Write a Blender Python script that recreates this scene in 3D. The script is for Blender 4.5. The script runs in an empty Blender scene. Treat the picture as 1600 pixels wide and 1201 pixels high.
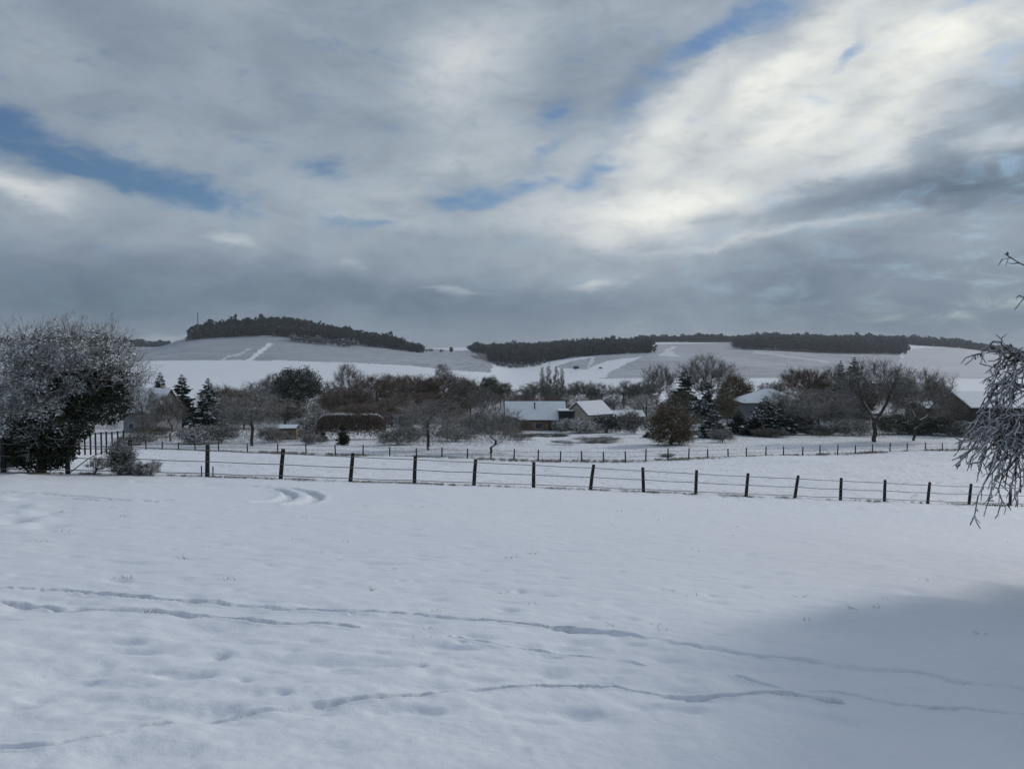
import bpy, math, random
import numpy as np
from mathutils import Vector
rnd = random.Random(7)
NR = np.random.default_rng(11)
C = bpy.context.scene.collection
R = math.radians

# ------------------------------------------------------------------ camera
F = 1200.0; PITCH = math.atan(55.5/1200.0); HZ = 545.0
cam = bpy.data.cameras.new("camera"); cam_o = bpy.data.objects.new("camera", cam); C.objects.link(cam_o)
cam.sensor_fit = 'HORIZONTAL'; cam.sensor_width = 36.0; cam.lens = 36.0*F/1600.0
cam.clip_start = 0.05; cam.clip_end = 60000
cam_o.rotation_euler = (R(90)-PITCH, 0, 0)
bpy.context.scene.camera = cam_o

def ray(px, py):
    x = (px-800.0)/F; y = (600.5-py)/F
    dy = math.cos(PITCH)+y*math.sin(PITCH); dz = -math.sin(PITCH)+y*math.cos(PITCH)
    return x/dy, dz/dy
def P(px, py, d):
    a, b = ray(px, py); return Vector((a*d, d, b*d))

# ------------------------------------------------------------------ light
vs = bpy.context.scene.view_settings
vs.view_transform = 'Standard'; vs.look = 'None'; vs.exposure = 0.0; vs.gamma = 1.0
SUN_AZ, SUN_EL = 52.0, 24.5     # degrees right of the view axis, above the horizon
sd = bpy.data.lights.new("sun", 'SUN'); sd.energy = 1.5; sd.angle = R(7); sd.color = (1.0, 0.93, 0.84)
so = bpy.data.objects.new("sun", sd); C.objects.link(so)
sdir = Vector((math.sin(R(SUN_AZ))*math.cos(R(SUN_EL)), math.cos(R(SUN_AZ))*math.cos(R(SUN_EL)), math.sin(R(SUN_EL))))
so.rotation_euler = sdir.to_track_quat('Z', 'Y').to_euler()

def lin(c):
    return tuple(((v/255.0)/12.92 if v/255.0 <= .04045 else ((v/255.0+.055)/1.055)**2.4) for v in c)

# ------------------------------------------------------------------ sky
class NG:
    def __init__(s, nt): s.nt = nt; s.n = nt.nodes; s.l = nt.links
    def new(s, t, **k):
        n = s.n.new(t)
        for a, b in k.items(): setattr(n, a, b)
        return n
    def put(s, sock, v):
        if hasattr(v, 'is_output'): s.l.new(v, sock)
        else: sock.default_value = v
    def math(s, op, a, b=0.0, c=None, clamp=False):
        n = s.new('ShaderNodeMath', operation=op, use_clamp=clamp); s.put(n.inputs[0], a); s.put(n.inputs[1], b)
        if c is not None: s.put(n.inputs[2], c)
        return n.outputs[0]
    def mix(s, f, a, b, mode='MIX'):
        n = s.new('ShaderNodeMix', data_type='RGBA', blend_type=mode); s.put(n.inputs[0], f)
        for i, v in ((6, a), (7, b)):
            if isinstance(v, tuple) and len(v) == 3: v = v+(1.0,)
            s.put(n.inputs[i], v)
        return n.outputs[2]
    def noise(s, vec, scale, detail=4, rough=.5, dist=0.0):
        n = s.new('ShaderNodeTexNoise'); s.put(n.inputs['Vector'], vec)
        n.inputs['Scale'].default_value = scale; n.inputs['Detail'].default_value = detail
        n.inputs['Roughness'].default_value = rough; n.inputs['Distortion'].default_value = dist
        return n
    def mapr(s, v, a, b, c=0.0, d=1.0, kind='SMOOTHSTEP'):
        n = s.new('ShaderNodeMapRange', interpolation_type=kind); s.put(n.inputs[0], v)
        for i, q in enumerate((a, b, c, d)): n.inputs[i+1].default_value = q
        return n.outputs[0]
    def mapping(s, vec, loc=(0,0,0), rot=(0,0,0), sc=(1,1,1), kind='POINT'):
        n = s.new('ShaderNodeMapping', vector_type=kind); s.put(n.inputs[0], vec)
        n.inputs[1].default_value = loc; n.inputs[2].default_value = rot; n.inputs[3].default_value = sc
        return n.outputs[0]

world = bpy.data.worlds.new("World"); bpy.context.scene.world = world; world.use_nodes = True
g = NG(world.node_tree); g.n.clear()
out = g.new('ShaderNodeOutputWorld'); bg = g.new('ShaderNodeBackground'); g.l.new(bg.outputs[0], out.inputs[0])
BG = 0.1; bg.inputs[1].default_value = BG
sky = g.new('ShaderNodeTexSky', sky_type='NISHITA'); sky.sun_disc = False
sky.sun_elevation = R(SUN_EL); sky.sun_rotation = R(SUN_AZ); sky.altitude = 200; sky.dust_density = 1.0; sky.ozone_density = 2.0
tc = g.new('ShaderNodeTexCoord'); sep = g.new('ShaderNodeSeparateXYZ'); g.l.new(tc.outputs['Generated'], sep.inputs[0])
sx, sy, sz = sep.outputs
DEG = 57.29578
az = g.math('MULTIPLY', g.math('ARCTAN2', sx, sy), DEG)
el = g.math('MULTIPLY', g.math('ARCSINE', sz), DEG)
cmb = g.new('ShaderNodeCombineXYZ'); g.l.new(az, cmb.inputs[0]); g.l.new(el, cmb.inputs[1])
base = cmb.outputs[0]
# wispy distortion of the cloud layout, in direction space, stretched along the wind
n1 = g.noise(g.mapping(base, rot=(0,0,R(-18)), sc=(.06,.13,1)), 1.0, 3, .55)
n2 = g.noise(g.mapping(base, rot=(0,0,R(-25)), sc=(.22,.5,1)), 1.0, 5, .6)
def vm(op, a, b):
    n = g.new('ShaderNodeVectorMath', operation=op); g.put(n.inputs[0], a)
    if op == 'SCALE': g.put(n.inputs[3], b)
    else: g.put(n.inputs[1], b)
    return n.outputs[0]
w1 = vm('SCALE', vm('SUBTRACT', n1.outputs['Color'], (.5,.5,.5)), 5.0)
w2 = vm('SCALE', vm('SUBTRACT', n2.outputs['Color'], (.5,.5,.5)), 4.0)
wv = vm('ADD', base, vm('MULTIPLY', vm('ADD', w1, w2), (1,.6,0)))
def blob(px, py, rx, ry, ang=0, src=None):
    """soft ellipse; centre and radii are given as angles seen from the field (from photo pixels)"""
    a, b = ray(px, py); azd = math.degrees(math.atan(a)); eld = math.degrees(math.atan(b*math.cos(math.atan(a))))
    k = DEG/F*math.cos(math.atan(a))
    m = g.mapping(src or wv, loc=(azd, eld, 0), rot=(0,0,R(ang)), sc=(rx*k, ry*k, 1), kind='TEXTURE')
    n = g.new('ShaderNodeVectorMath', operation='LENGTH'); g.l.new(m, n.inputs[0])
    return g.mapr(n.outputs['Value'], 1.0, 0.0)
def total(items, start):
    acc = start
    for (px, py, rx, ry, ang, amp) in items:
        acc = g.math('MULTIPLY_ADD', blob(px, py, rx, ry, ang), amp, acc)
    return acc
# lightness of the cloud cover (0..1, roughly display value)
LB = [ # px, py, rx, ry, tilt, amount
 (60,180,120,50,0,.02),
 (735,100,200,130,25,.13),(710,85,90,50,0,.05),(800,190,110,60,30,.05),
 (15,288,150,38,-14,.17),
 (120,450,440,120,0,-.08),(60,470,300,90,0,-.06),(420,440,340,70,0,-.05),
 (560,310,380,130,0,.06),(880,300,200,120,20,.04),(700,262,130,40,10,.06),(640,350,190,30,-4,.06),(355,382,70,14,-4,.09),
 (1150,230,600,250,28,.15),(1330,130,480,190,22,.165),
 (1440,120,170,90,40,.12),(1240,85,230,50,38,.12),(1070,150,150,38,38,.10),
 (1010,240,110,80,45,.10),(1010,340,170,60,12,.16),(1100,330,160,30,12,.06),(935,385,90,26,0,.06),(880,345,150,40,0,.06),
 (1590,212,130,36,0,.16),(1400,222,200,26,20,.10),(1550,50,140,110,0,.08),
 (1130,210,150,42,22,-.09),(1080,265,130,34,15,-.06),(1350,168,110,28,25,-.07),(1010,110,160,30,42,-.04),
 (1490,280,320,60,5,-.12),(1270,315,230,40,10,-.09),(1560,300,240,40,0,-.06),
 (1330,342,280,15,8,.06),(1150,372,200,12,10,.06),
 (1300,430,500,90,0,-.08),(1450,395,120,40,0,.04),(930,440,46,16,0,.13),(700,452,64,10,-3,.12),(545,412,36,10,0,.06),
 (800,480,600,80,0,-.12),(1400,510,420,70,0,-.09),(300,490,300,50,0,-.03),
 (120,532,260,16,0,.08),(255,524,110,12,0,.07),
]
nb = g.noise(g.mapping(base, rot=(0,0,R(-28)), sc=(.10,.24,1)), 1.0, 6, .50, .5)
nb2 = g.noise(g.mapping(base, sc=(.03,.09,1), loc=(3,1,0)), 1.0, 3, .5)
hz_ = g.mapr(el, 1.0, 9.0, .45, 1.0)     # the cloud base low over the hills is smoother
start = g.math('MULTIPLY_ADD', g.math('MULTIPLY', g.math('SUBTRACT', nb.outputs['Fac'], .5), hz_), .24, .575)
start = g.math('MULTIPLY_ADD', g.math('SUBTRACT', nb2.outputs['Fac'], .5), .08, start)
L = total(LB, start)
nf = g.noise(g.mapping(base, rot=(0,0,R(-33)), sc=(.30,.72,1)), 1.0, 7, .60, .5)
L = g.math('ADD', L, g.math('MULTIPLY', g.math('SUBTRACT', nf.outputs['Fac'], .5), g.mapr(L, .5, .82, .07, .34)))
ramp = g.new('ShaderNodeValToRGB'); g.l.new(L, ramp.inputs[0])
cr = ramp.color_ramp; cr.interpolation = 'LINEAR'
stops = [(.38,(90,105,122)),(.46,(112,128,144)),(.54,(137,150,165)),(.62,(160,172,183)),(.71,(190,197,203)),(.82,(216,220,219)),(.93,(244,245,238)),(1.0,(255,255,250))]
while len(cr.elements) < len(stops): cr.elements.new(.5)
for e, (p, c) in zip(cr.elements, stops): e.position = p; e.color = lin(c)+(1,)
cloud = vm('SCALE', ramp.outputs[0], 1.0/BG)
# gaps of blue
GB = [(120,243,300,62,-19,.85),(280,297,210,46,-12,.75),(10,185,190,70,-20,.45),(420,260,200,60,0,.2),
 (1090,65,310,38,35,.75),(1200,14,110,30,15,.6),(870,180,60,34,40,.5),(515,258,75,24,0,.8),(570,350,100,20,0,.75),(790,300,130,30,10,.85),(915,270,70,30,45,.8),
 (1325,72,50,20,40,.6),(1575,85,60,20,35,.6),(1505,8,50,20,0,.6),(720,318,80,14,0,.5),(850,235,90,16,38,.45)]
Mk = total(GB, 0.0)
Mk = g.math('ADD', Mk, g.math('MULTIPLY', g.math('SUBTRACT', nf.outputs['Fac'], .52), 2.2))
Mk = g.mapr(Mk, -.12, 1.15, 0.0, .90)
skyc = g.mix(1.0, sky.outputs[0], (.40,.57,.74), 'MULTIPLY')
col = g.mix(Mk, cloud, skyc)
# the part of the sky behind the camera: plain grey cloud
g.l.new(col, bg.inputs[0])

# ------------------------------------------------------------------ helpers
def tag(o, label=None, cat=None, group=None, kind=None):
    if label: o['label'] = label
    if cat: o['category'] = cat
    if group: o['group'] = group
    if kind: o['kind'] = kind
    return o
def mesh_np(name, v, faces, mats, mat_idx=None, smooth=False, attrs=None):
    """v (n,3); faces: list of int arrays, each (k, 3) or (k, 4)"""
    me = bpy.data.meshes.new(name)
    v = np.asarray(v, dtype=np.float32)
    me.vertices.add(len(v)); me.vertices.foreach_set('co', v.ravel())
    faces = [np.asarray(f, dtype=np.int32) for f in faces if len(f)]
    tot = np.concatenate([np.full(len(f), f.shape[1], dtype=np.int32) for f in faces])
    loops = np.concatenate([f.ravel() for f in faces])
    starts = np.concatenate([[0], np.cumsum(tot)[:-1]]).astype(np.int32)
    me.loops.add(len(loops)); me.loops.foreach_set('vertex_index', loops)
    me.polygons.add(len(tot)); me.polygons.foreach_set('loop_start', starts); me.polygons.foreach_set('loop_total', tot)
    for m in mats: me.materials.append(m)
    if mat_idx is not None: me.polygons.foreach_set('material_index', np.asarray(mat_idx, dtype=np.int32))
    me.update(calc_edges=True)
    if smooth: me.polygons.foreach_set('use_smooth', np.ones(len(tot), dtype=bool))
    for nm, arr in (attrs or {}).items():
        a = me.attributes.new(nm, 'FLOAT', 'POINT'); a.data.foreach_set('value', np.asarray(arr, dtype=np.float32))
    me.validate(verbose=False)
    return me
def link(name, me, parent=None):
    o = bpy.data.objects.new(name, me); C.objects.link(o)
    if parent: o.parent = parent
    return o
def empty(name, loc, rz=0):
    o = bpy.data.objects.new(name, None); C.objects.link(o); o.location = loc; o.rotation_euler = (0,0,rz)
    o.empty_display_size = .3
    return o
class MB:
    """collects simple solids into one mesh"""
    def __init__(s): s.v = []; s.f = []; s.m = []
    def poly(s, pts, faces, m=0):
        n = len(s.v); s.v += [tuple(p) for p in pts]
        for f in faces: s.f.append([n+i for i in f]); s.m.append(m)
    def box(s, x0, x1, y0, y1, z0, z1, m=0):
        p = [(x0,y0,z0),(x1,y0,z0),(x1,y1,z0),(x0,y1,z0),(x0,y0,z1),(x1,y0,z1),(x1,y1,z1),(x0,y1,z1)]
        s.poly(p, [(0,3,2,1),(4,5,6,7),(0,1,5,4),(1,2,6,5),(2,3,7,6),(3,0,4,7)], m)
    def prism(s, prof, axis_vec, m=0):
        """closed profile (list of 3D points) extruded along a vector"""
        n = len(prof); q = [Vector(p)+Vector(axis_vec) for p in prof]
        s.poly(list(prof)+q, [tuple(reversed(range(n))), tuple(range(n, 2*n))]+[(i,(i+1)%n,n+(i+1)%n,n+i) for i in range(n)], m)
    def tube(s, pts, rad, n=6, m=0, cap=True):
        pts = [Vector(p) for p in pts]; rings = []
        for i, p in enumerate(pts):
            d = (pts[min(i+1,len(pts)-1)]-pts[max(i-1,0)]).normalized()
            a = d.cross(Vector((0,0,1)) if abs(d.z) < .9 else Vector((1,0,0))).normalized(); b = d.cross(a)
            r = rad[i] if hasattr(rad, '__len__') else rad
            rings.append([p+a*math.cos(2*math.pi*k/n)*r+b*math.sin(2*math.pi*k/n)*r for k in range(n)])
        vv = [q for rr in rings for q in rr]; ff = []
        for i in range(len(pts)-1):
            for k in range(n): ff.append((i*n+k, (i+1)*n+k, (i+1)*n+(k+1)%n, i*n+(k+1)%n))
        if cap: ff += [tuple(range(n)), tuple(reversed(range((len(pts)-1)*n, len(pts)*n)))]
        s.poly(vv, ff, m)
    def build(s, name, mats, parent=None, smooth=False):
        me = bpy.data.meshes.new(name); me.from_pydata([tuple(p) for p in s.v], [], s.f)
        for m in (mats if isinstance(mats, list) else [mats]): me.materials.append(m)
        me.polygons.foreach_set('material_index', s.m)
        if smooth: me.polygons.foreach_set('use_smooth', [True]*len(s.f))
        me.update(); return link(name, me, parent)

def material(name, rough=.8, spec=.2):
    m = bpy.data.materials.new(name); m.use_nodes = True; gg = NG(m.node_tree)
    b = m.node_tree.nodes['Principled BSDF']; b.inputs['Roughness'].default_value = rough
    b.inputs['Specular IOR Level'].default_value = spec
    return m, gg, b
SNOW = (.80,.83,.88)
def snowy(name, c1, c2, snow=.5, lo=.15, hi=.6, scale=3.0, rough=.85, nscale=1.5, alt=None):
    """a surface that carries snow or frost on what faces up; snow = how much of it"""
    m, gg, b = material(name, rough)
    geo = gg.new('ShaderNodeNewGeometry'); sp = gg.new('ShaderNodeSeparateXYZ'); gg.l.new(geo.outputs['Normal'], sp.inputs[0])
    t = gg.new('ShaderNodeTexCoord')
    n = gg.noise(t.outputs['Object'], scale, 4, .6); n2_ = gg.noise(t.outputs['Object'], nscale, 3, .5)
    basec = gg.mix(gg.mapr(n.outputs['Fac'], .3, .7), c1, c2)
    if alt:
        n3 = gg.noise(t.outputs['Object'], nscale*.4, 2, .5)
        basec = gg.mix(gg.mapr(n3.outputs['Fac'], .48, .62), basec, alt)
    up = gg.mapr(sp.outputs[2], lo, hi)
    cov = gg.mapr(n2_.outputs['Fac'], .62-snow*.5, .78-snow*.5)
    f = gg.math('MULTIPLY', up, cov)
    gg.l.new(gg.mix(f, basec, SNOW), b.inputs['Base Color'])
    return m
def plain(name, c1, c2=None, scale=4.0, rough=.8, spec=.2, bump=0.0):
    m, gg, b = material(name, rough, spec)
    t = gg.new('ShaderNodeTexCoord'); n = gg.noise(t.outputs['Object'], scale, 5, .6)
    c2 = c2 or tuple(x*.75 for x in c1)
    gg.l.new(gg.mix(gg.mapr(n.outputs['Fac'], .3, .7), c1, c2), b.inputs['Base Color'])
    if bump:
        bp = gg.new('ShaderNodeBump'); bp.inputs['Strength'].default_value = bump; bp.inputs['Distance'].default_value = .02
        gg.l.new(n.outputs['Fac'], bp.inputs['Height']); gg.l.new(bp.outputs[0], b.inputs['Normal'])
    return m

# ------------------------------------------------------------------ terrain
KD = np.array([175,300,450,700,1000,1500,1800,2400,3200,6000,14000.])
COLS = { # photo column : photo rows at the depths above
 -900:(662,632,612,592,572,556,552,550,548,548,547),
 -400:(664,635,613,592,568,554,550,548,545,547,546.5),
 0:  (667,637,614,592,568,556,550,546,536,546,546.5),
 195:(668,637,614,592,565,553,548,545,541,546,546.5),
 250:(668,637,614,590,563,546,544,543,543,547,546.5),
 300:(668,636,613,590,563,534,517,534,546,547,546.5),
 340:(668,636,613,590,563,534,510,530,546,548,547),
 380:(668,636,613,590,563,533,504,524,546,548,547),
 425:(668,636,613,590,563,533,498,520,546,548,547),
 480:(668,636,613,590,564,539,504,520,546,548,547),
 540:(668,636,613,591,566,545,517,528,546,548,547),
 600:(669,636,613,592,568,548,529,534,546,548,547),
 655:(670,636,613,594,570,553,548,546,545,546,546),
 700:(670,636,613,596,574,557,550,546.5,543,545,546),
 745:(670,636,613,600,582,562,553,545,542,545,546),
 800:(670,637,614,604,592,577,560,542,545,547,546),
 850:(670,637,614,604,590,569,554,540,545,547,546),
 900:(669,637,614,604,590,560,548,536,542,547,546),
 960:(668,636,613,603,588,556,545,534,540,547,546),
 1015:(668,636,613,601,587,553,541,535,533,547,546),
 1050:(668,636,613,600,585,555,544,536,531,547,546),
 1150:(668,634,612,600,585,558,546,537,529,546,546),
 1200:(668,632,611,600,585,562,549,531,528,546,546),
 1300:(668,632,611,600,587,565,555,534,530,546,546),
 1400:(668,632,611,600,588,567,557,538,531,546,546),
 1425:(668,632,611,600,588,568,557,545,532,546,546),
 1500:(670,633,612,601,588,568,560,548,536,546,546),
 1585:(672,634,612,601,588,570,562,557,552,552,546.5),
 1700:(676,636,614,603,592,577,570,563,560,553,547),
 2100:(682,640,618,606,596,584,575,565,560,553,547),
 2500:(686,644,620,608,598,586,576,566,560,553,547)}
CP = np.array(sorted(COLS)); CT = np.array([[ray(800, y)[1] for y in COLS[c]] for c in CP])
_px = np.arange(-1000, 2601, 5.0); _k = np.exp(-.5*(np.arange(-12, 13)*5/18.0)**2); _k /= _k.sum()
CT = np.stack([np.convolve(np.interp(np.concatenate([np.full(12, _px[0]), _px, np.full(12, _px[-1])]), CP, CT[:,k]), _k, 'valid') for k in range(len(KD))], 1); CP = _px
# the two fences: photo column -> (depth, photo row of the ground)
NEAR = np.array([[-400,25,745],[0,26.5,738],[200,27.7,741],[322,28.8,745],[437,30,748.5],[545,31,752.5],[648,32,755.5],[741,33,759],[834,34.2,762],[924,35.3,765.5],[1007,36.5,769],[1089,37.6,773],[1168,38.7,776.5],[1245,39.6,779.5],[1317,40.4,782.5],[1386,41.2,785],[1455,42,788],[1519,43,790],[1590,44,792],[2200,50,812]])
FAR = np.array([[-500,100,700],[0,95,702],[250,90,705],[400,86,708],[608,81,714.5],[720,78,718],[841,76,722],[978,76,722],[1060,79,719],[1139,83,716.5],[1283,92,711],[1420,100,705.5],[1600,108,701],[2200,125,700]])
def pl(X, Y): return -1.65-.1315*Y-.0555*X
def sm(t): t = np.clip(t, 0, 1); return t*t*(3-2*t)
def vnoise(X, Y, s, seed):
    """smooth value noise"""
    X = np.asarray(X, float)*s+seed*17.3; Y = np.asarray(Y, float)*s+seed*9.1
    xi = np.floor(X).astype(np.int64); yi = np.floor(Y).astype(np.int64); fx = X-xi; fy = Y-yi
    def h(a, b):
        n = (a*374761393+b*668265263+seed*1442695)&0x7fffffff; n = ((n^(n>>13))*1274126177)&0x7fffffff
        return ((n^(n>>16))&0xffff)/65535.0
    u = fx*fx*(3-2*fx); w = fy*fy*(3-2*fy)
    return (h(xi,yi)*(1-u)+h(xi+1,yi)*u)*(1-w)+(h(xi,yi+1)*(1-u)+h(xi+1,yi+1)*u)*w-.5
def base_height(X, Y):
    X = np.asarray(X, float); Y = np.asarray(Y, float)
    d = np.maximum(Y, np.abs(X)/1.35); d = np.maximum(d, np.hypot(X, Y)*.45); d = np.maximum(d, 1.0)
    u = np.clip(X/d, -1.4, 1.4); px = u*F+800
    dn = np.interp(px, NEAR[:,0], NEAR[:,1])
    tn = np.interp(px, NEAR[:,0], [ray(800, y)[1] for y in NEAR[:,2]])
    df = np.interp(px, FAR[:,0], FAR[:,1]); tf = np.interp(px, FAR[:,0], [ray(800, y)[1] for y in FAR[:,2]])
    knots_d = [dn, df, df*1.35]; knots_z = [dn*tn, df*tf, None]
    T = np.stack([np.interp(px, CP, CT[:,k]) for k in range(len(KD))])
    zk = T*KD.reshape((-1,)+(1,)*X.ndim)
    z = np.zeros_like(X)+zk[-1]
    ld = np.log(d)
    # near plane -> near fence -> far fence -> valley knots
    prev_d, prev_z = dn, dn*tn
    segs = [(dn, dn*tn), (df, df*tf)]+[(np.full_like(X, KD[k]), zk[k]) for k in range(len(KD))]
    for (a, za), (b, zb) in zip(segs[:-1], segs[1:]):
        t = np.clip((d-a)/(b-a), 0, 1)
        z = np.where((d >= a) & (d < b), za+(zb-za)*t, z)
    Yc = np.maximum(Y, -6.0); pz = pl(np.clip(X, -60, 60), Yc)
    # plane corrected so that it meets the near fence line
    corr = (dn*tn-pl(u*dn, dn))*sm(d/dn)
    z = np.where(d < dn, pz+corr, z)
    return z
def build_grid():
    rows = []
    y = 2600.0
    ys = []
    img = 1500.0
    while img > 749:
        ys.append(1980.0/(img-703.0)); img -= 1.0 if img < 1215 else 3.0
    r = list(np.array(ys))
    while r[-1] < 130: r.append(r[-1]*1.012)
    while r[-1] < 800: r.append(r[-1]*1.016)
    while r[-1] < 3400: r.append(r[-1]*1.0095)
    while r[-1] < 14000: r.append(r[-1]*1.05)
    r = np.array([0.3,.8,1.4,1.9,2.2]+[q for q in r if q > 2.3])
    th = np.concatenate([np.linspace(-R(180), -R(60), 25)[:-1], np.linspace(-R(60), -R(35.2), 60)[:-1], np.linspace(-R(35.2), R(35.2), 1050)[:-1], np.linspace(R(35.2), R(60), 60)[:-1], np.linspace(R(60), R(180), 25)[:-1]])
    return r, th
# smooth the polyline profile by averaging a few offsets
def height(X, Y):
    X = np.asarray(X, float); Y = np.asarray(Y, float)
    s = np.hypot(X, Y); acc = 0
    for k, w in ((.93,.2),(.965,.2),(1,.2),(1.035,.2),(1.07,.2)): acc = acc+w*base_height(X*k, Y*k)
    zz = base_height(X, Y)
    return np.where(s < 20, zz, zz+(acc-zz)*sm((s-20)/10))
def gh(x, y): return float(height(np.array([x]), np.array([y]))[0])
def ground_point(px, py):
    """where the line of sight through a photo pixel meets the near field"""
    a, b = ray(px, py); t = 1.65/(-b-.1315-.0555*a); return (a*t, t)
def ground_at(px, d):
    a, _ = ray(px, 600); x = a*d; return Vector((x, d, gh(x, d)))

# tracks in the snow, given as photo polylines then laid on the ground
TR = [ # points, width m, depth m, raggedness
 ([(0,914),(60,915),(130,920),(240,932),(330,940),(440,947),(520,953),(610,958),(740,968),(860,979),(960,989),(1060,1002),(1140,1012),(1230,1025),(1330,1040),(1430,1048),(1520,1060),(1600,1070)], .042, .070, 1),
 ([(0,934),(60,941),(110,947),(210,952),(330,959),(400,966),(470,972),(553,979)], .038, .062, 1),
 ([(716,996),(790,1008),(880,1020),(950,1030),(1000,1036)], .036, .060, 1),
 ([(1150,1052),(1230,1070),(1290,1078),(1370,1088),(1440,1097),(1530,1104),(1610,1111)], .028, .055, 1),
 ([(0,1166),(90,1162),(160,1148),(260,1131),(340,1120),(420,1110),(500,1100),(590,1090),(650,1086),(700,1081),(780,1076),(830,1071),(900,1074),(980,1075),(1060,1074),(1100,1080),(1170,1082),(1250,1084),(1310,1090)], .024, .050, 2),
 ([(300,757),(340,757),(390,759),(430,763),(452,769),(455,775),(440,780),(405,784)], .17, .10, 0),
 ([(215,750),(330,754),(400,757),(450,761),(483,767),(496,773),(492,779),(475,784),(455,787)], .17, .10, 0),
 ([(-10,762),(60,766),(120,772),(170,778),(235,783)], .14, .07, 0),
 ([(0,776),(60,775),(110,775),(150,780),(200,782),(260,781)], .13, .05, 0),
]
def near_detail(X, Y):
    z = np.zeros_like(X); tr_ = np.zeros_like(X); sel = (Y > 2) & (Y < 46) & (np.abs(X) < 34)
    x = X[sel]; y = Y[sel]; a = np.zeros_like(x); tk = np.zeros_like(x)
    dd = np.hypot(x, y)
    # soft wind-laid undulation and old hoof dents under the snow
    a += .040*vnoise(x, y, .45, 1)+.016*vnoise(x, y*1.3, 1.3, 2)+.022*vnoise(x*.7+y*.3, y*1.6-x*.4, 2.6, 3)+.012*vnoise(x*.8+y*.5, y*1.5-x*.5, 6.0, 6)
    a += .012*vnoise(x, y, 7.0, 4)*sm((14-dd)/8)+.006*vnoise(x, y, 17.0, 7)*sm((9-dd)/5)
    for pts, w, dep, rag in TR:
        wp = np.array([ground_point(*p) for p in pts]); 
        lo = wp.min(0)-1; hi = wp.max(0)+1
        m = (x > lo[0]) & (x < hi[0]) & (y > lo[1]) & (y < hi[1])
        if not m.any(): continue
        xx = x[m]; yy = y[m]
        jx = .05*vnoise(xx, yy, 2.2, 21)+.04*vnoise(xx, yy, 9, 22); jy = .08*vnoise(xx, yy, 1.8, 23)+.05*vnoise(xx, yy, 8, 24)
        if rag == 0: jx = jy = 0
        best = np.full(xx.shape, 9.0)
        for p, q in zip(wp[:-1], wp[1:]):
            e = q-p; L2 = (e**2).sum(); t = np.clip(((xx+jx-p[0])*e[0]+(yy+jy-p[1])*e[1])/L2, 0, 1)
            best = np.minimum(best, np.hypot(xx+jx-p[0]-t*e[0], yy+jy-p[1]-t*e[1]))
        gate = 1.0
        if rag: gate = np.clip((.95 if rag == 2 else .78)+.9*vnoise(xx, yy, .9, 31+rag)+1.1*vnoise(xx, yy, 4.3, 35)+(.9*vnoise(xx, yy, 5, 33) if rag == 2 else 0), .0, 1)
        wv_ = w*(1+ (.7*vnoise(xx, yy, 5.5, 37)+.9*vnoise(xx, yy, 14, 38) if rag else 0)); g1 = np.exp(-(best/np.maximum(wv_, .02))**4); rim = np.exp(-((best-1.7*w)/(w*.6))**2)
        a[m] += -dep*g1*gate+.22*dep*rim*gate
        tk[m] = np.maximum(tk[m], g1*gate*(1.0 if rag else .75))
    # small scattered dents
    r2 = np.random.default_rng(5)
    dents = []
    for k in range(620):
        px = r2.uniform(0, 1600); py = 790+r2.uniform(0, 1)**1.4*340
        gx, gy = ground_point(px, py); s = r2.uniform(.04, .12); dents.append((gx, gy, s*r2.uniform(1.0,3.5), s, r2.uniform(.008,.035)))
    for k in range(60):   # trampled patch at the left and the track beside it
        px = r2.uniform(-20, 130)*r2.uniform(.3,1); py = r2.uniform(738, 822)
        gx, gy = ground_point(px, py); s = r2.uniform(.15, .35); dents.append((gx, gy, s, s, r2.uniform(-.06,.09)))
    for (px, py, s, dp) in [(510,1165,.16,.06),(500,1100,.1,.02),(120,1060,.16,.05),(95,1010,.14,.04),(130,1095,.16,.05),(65,1065,.14,.05),(110,965,.12,.03),(590,1115,.16,.035),(660,1130,.16,.035),(380,1140,.2,.03),(1470,1180,.13,.05),(455,1185,.14,.03),(60,1000,.12,.03),(300,1030,.16,.02),(540,1050,.14,.02),(860,1095,.12,.02),(950,1130,.14,.02),(1370,1110,.12,.025),(250,1190,.2,.04),(180,1180,.15,.04),(730,1150,.2,.03),(1000,1190,.2,.025)]:
        gx, gy = ground_point(px, py); dents.append((gx, gy, s*1.3, s, dp*.6))
    for gx, gy, sx_, sy_, dp in dents:
        m = (np.abs(x-gx) < 3*sx_) & (np.abs(y-gy) < 3*sy_)
        if m.any(): a[m] -= dp*np.exp(-((x[m]-gx)/sx_)**2-((y[m]-gy)/sy_)**2)
    # the pasture edge: a little bank of uncut grass under the fence
    z[sel] = a*sm((46-dd)/8); tr_[sel] = tk
    return z, tr_
def inpoly(px, py, poly):
    c = np.zeros(px.shape, bool); n = len(poly)
    for i in range(n):
        x0, y0 = poly[i]; x1, y1 = poly[(i+1)%n]
        if y0 == y1: continue
        cond = ((y0 > py) != (y1 > py)) & (px < (x1-x0)*(py-y0)/(y1-y0)+x0)
        c ^= cond
    return c
VINES = [[(150,545),(250,540),(300,528),(380,524),(450,526),(540,535),(660,545),(745,548),(775,572),(768,582),(700,578),(640,571),(560,567),(440,563),(245,563),(150,566)],
 [(860,573),(925,557),(1015,549),(1030,538),(1160,534),(1300,545),(1408,550),(1408,590),(935,591),(985,566),(995,557),(940,566),(912,577)],
 [(1412,546),(1500,540),(1620,550),(1700,590),(1405,592)]]
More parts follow.
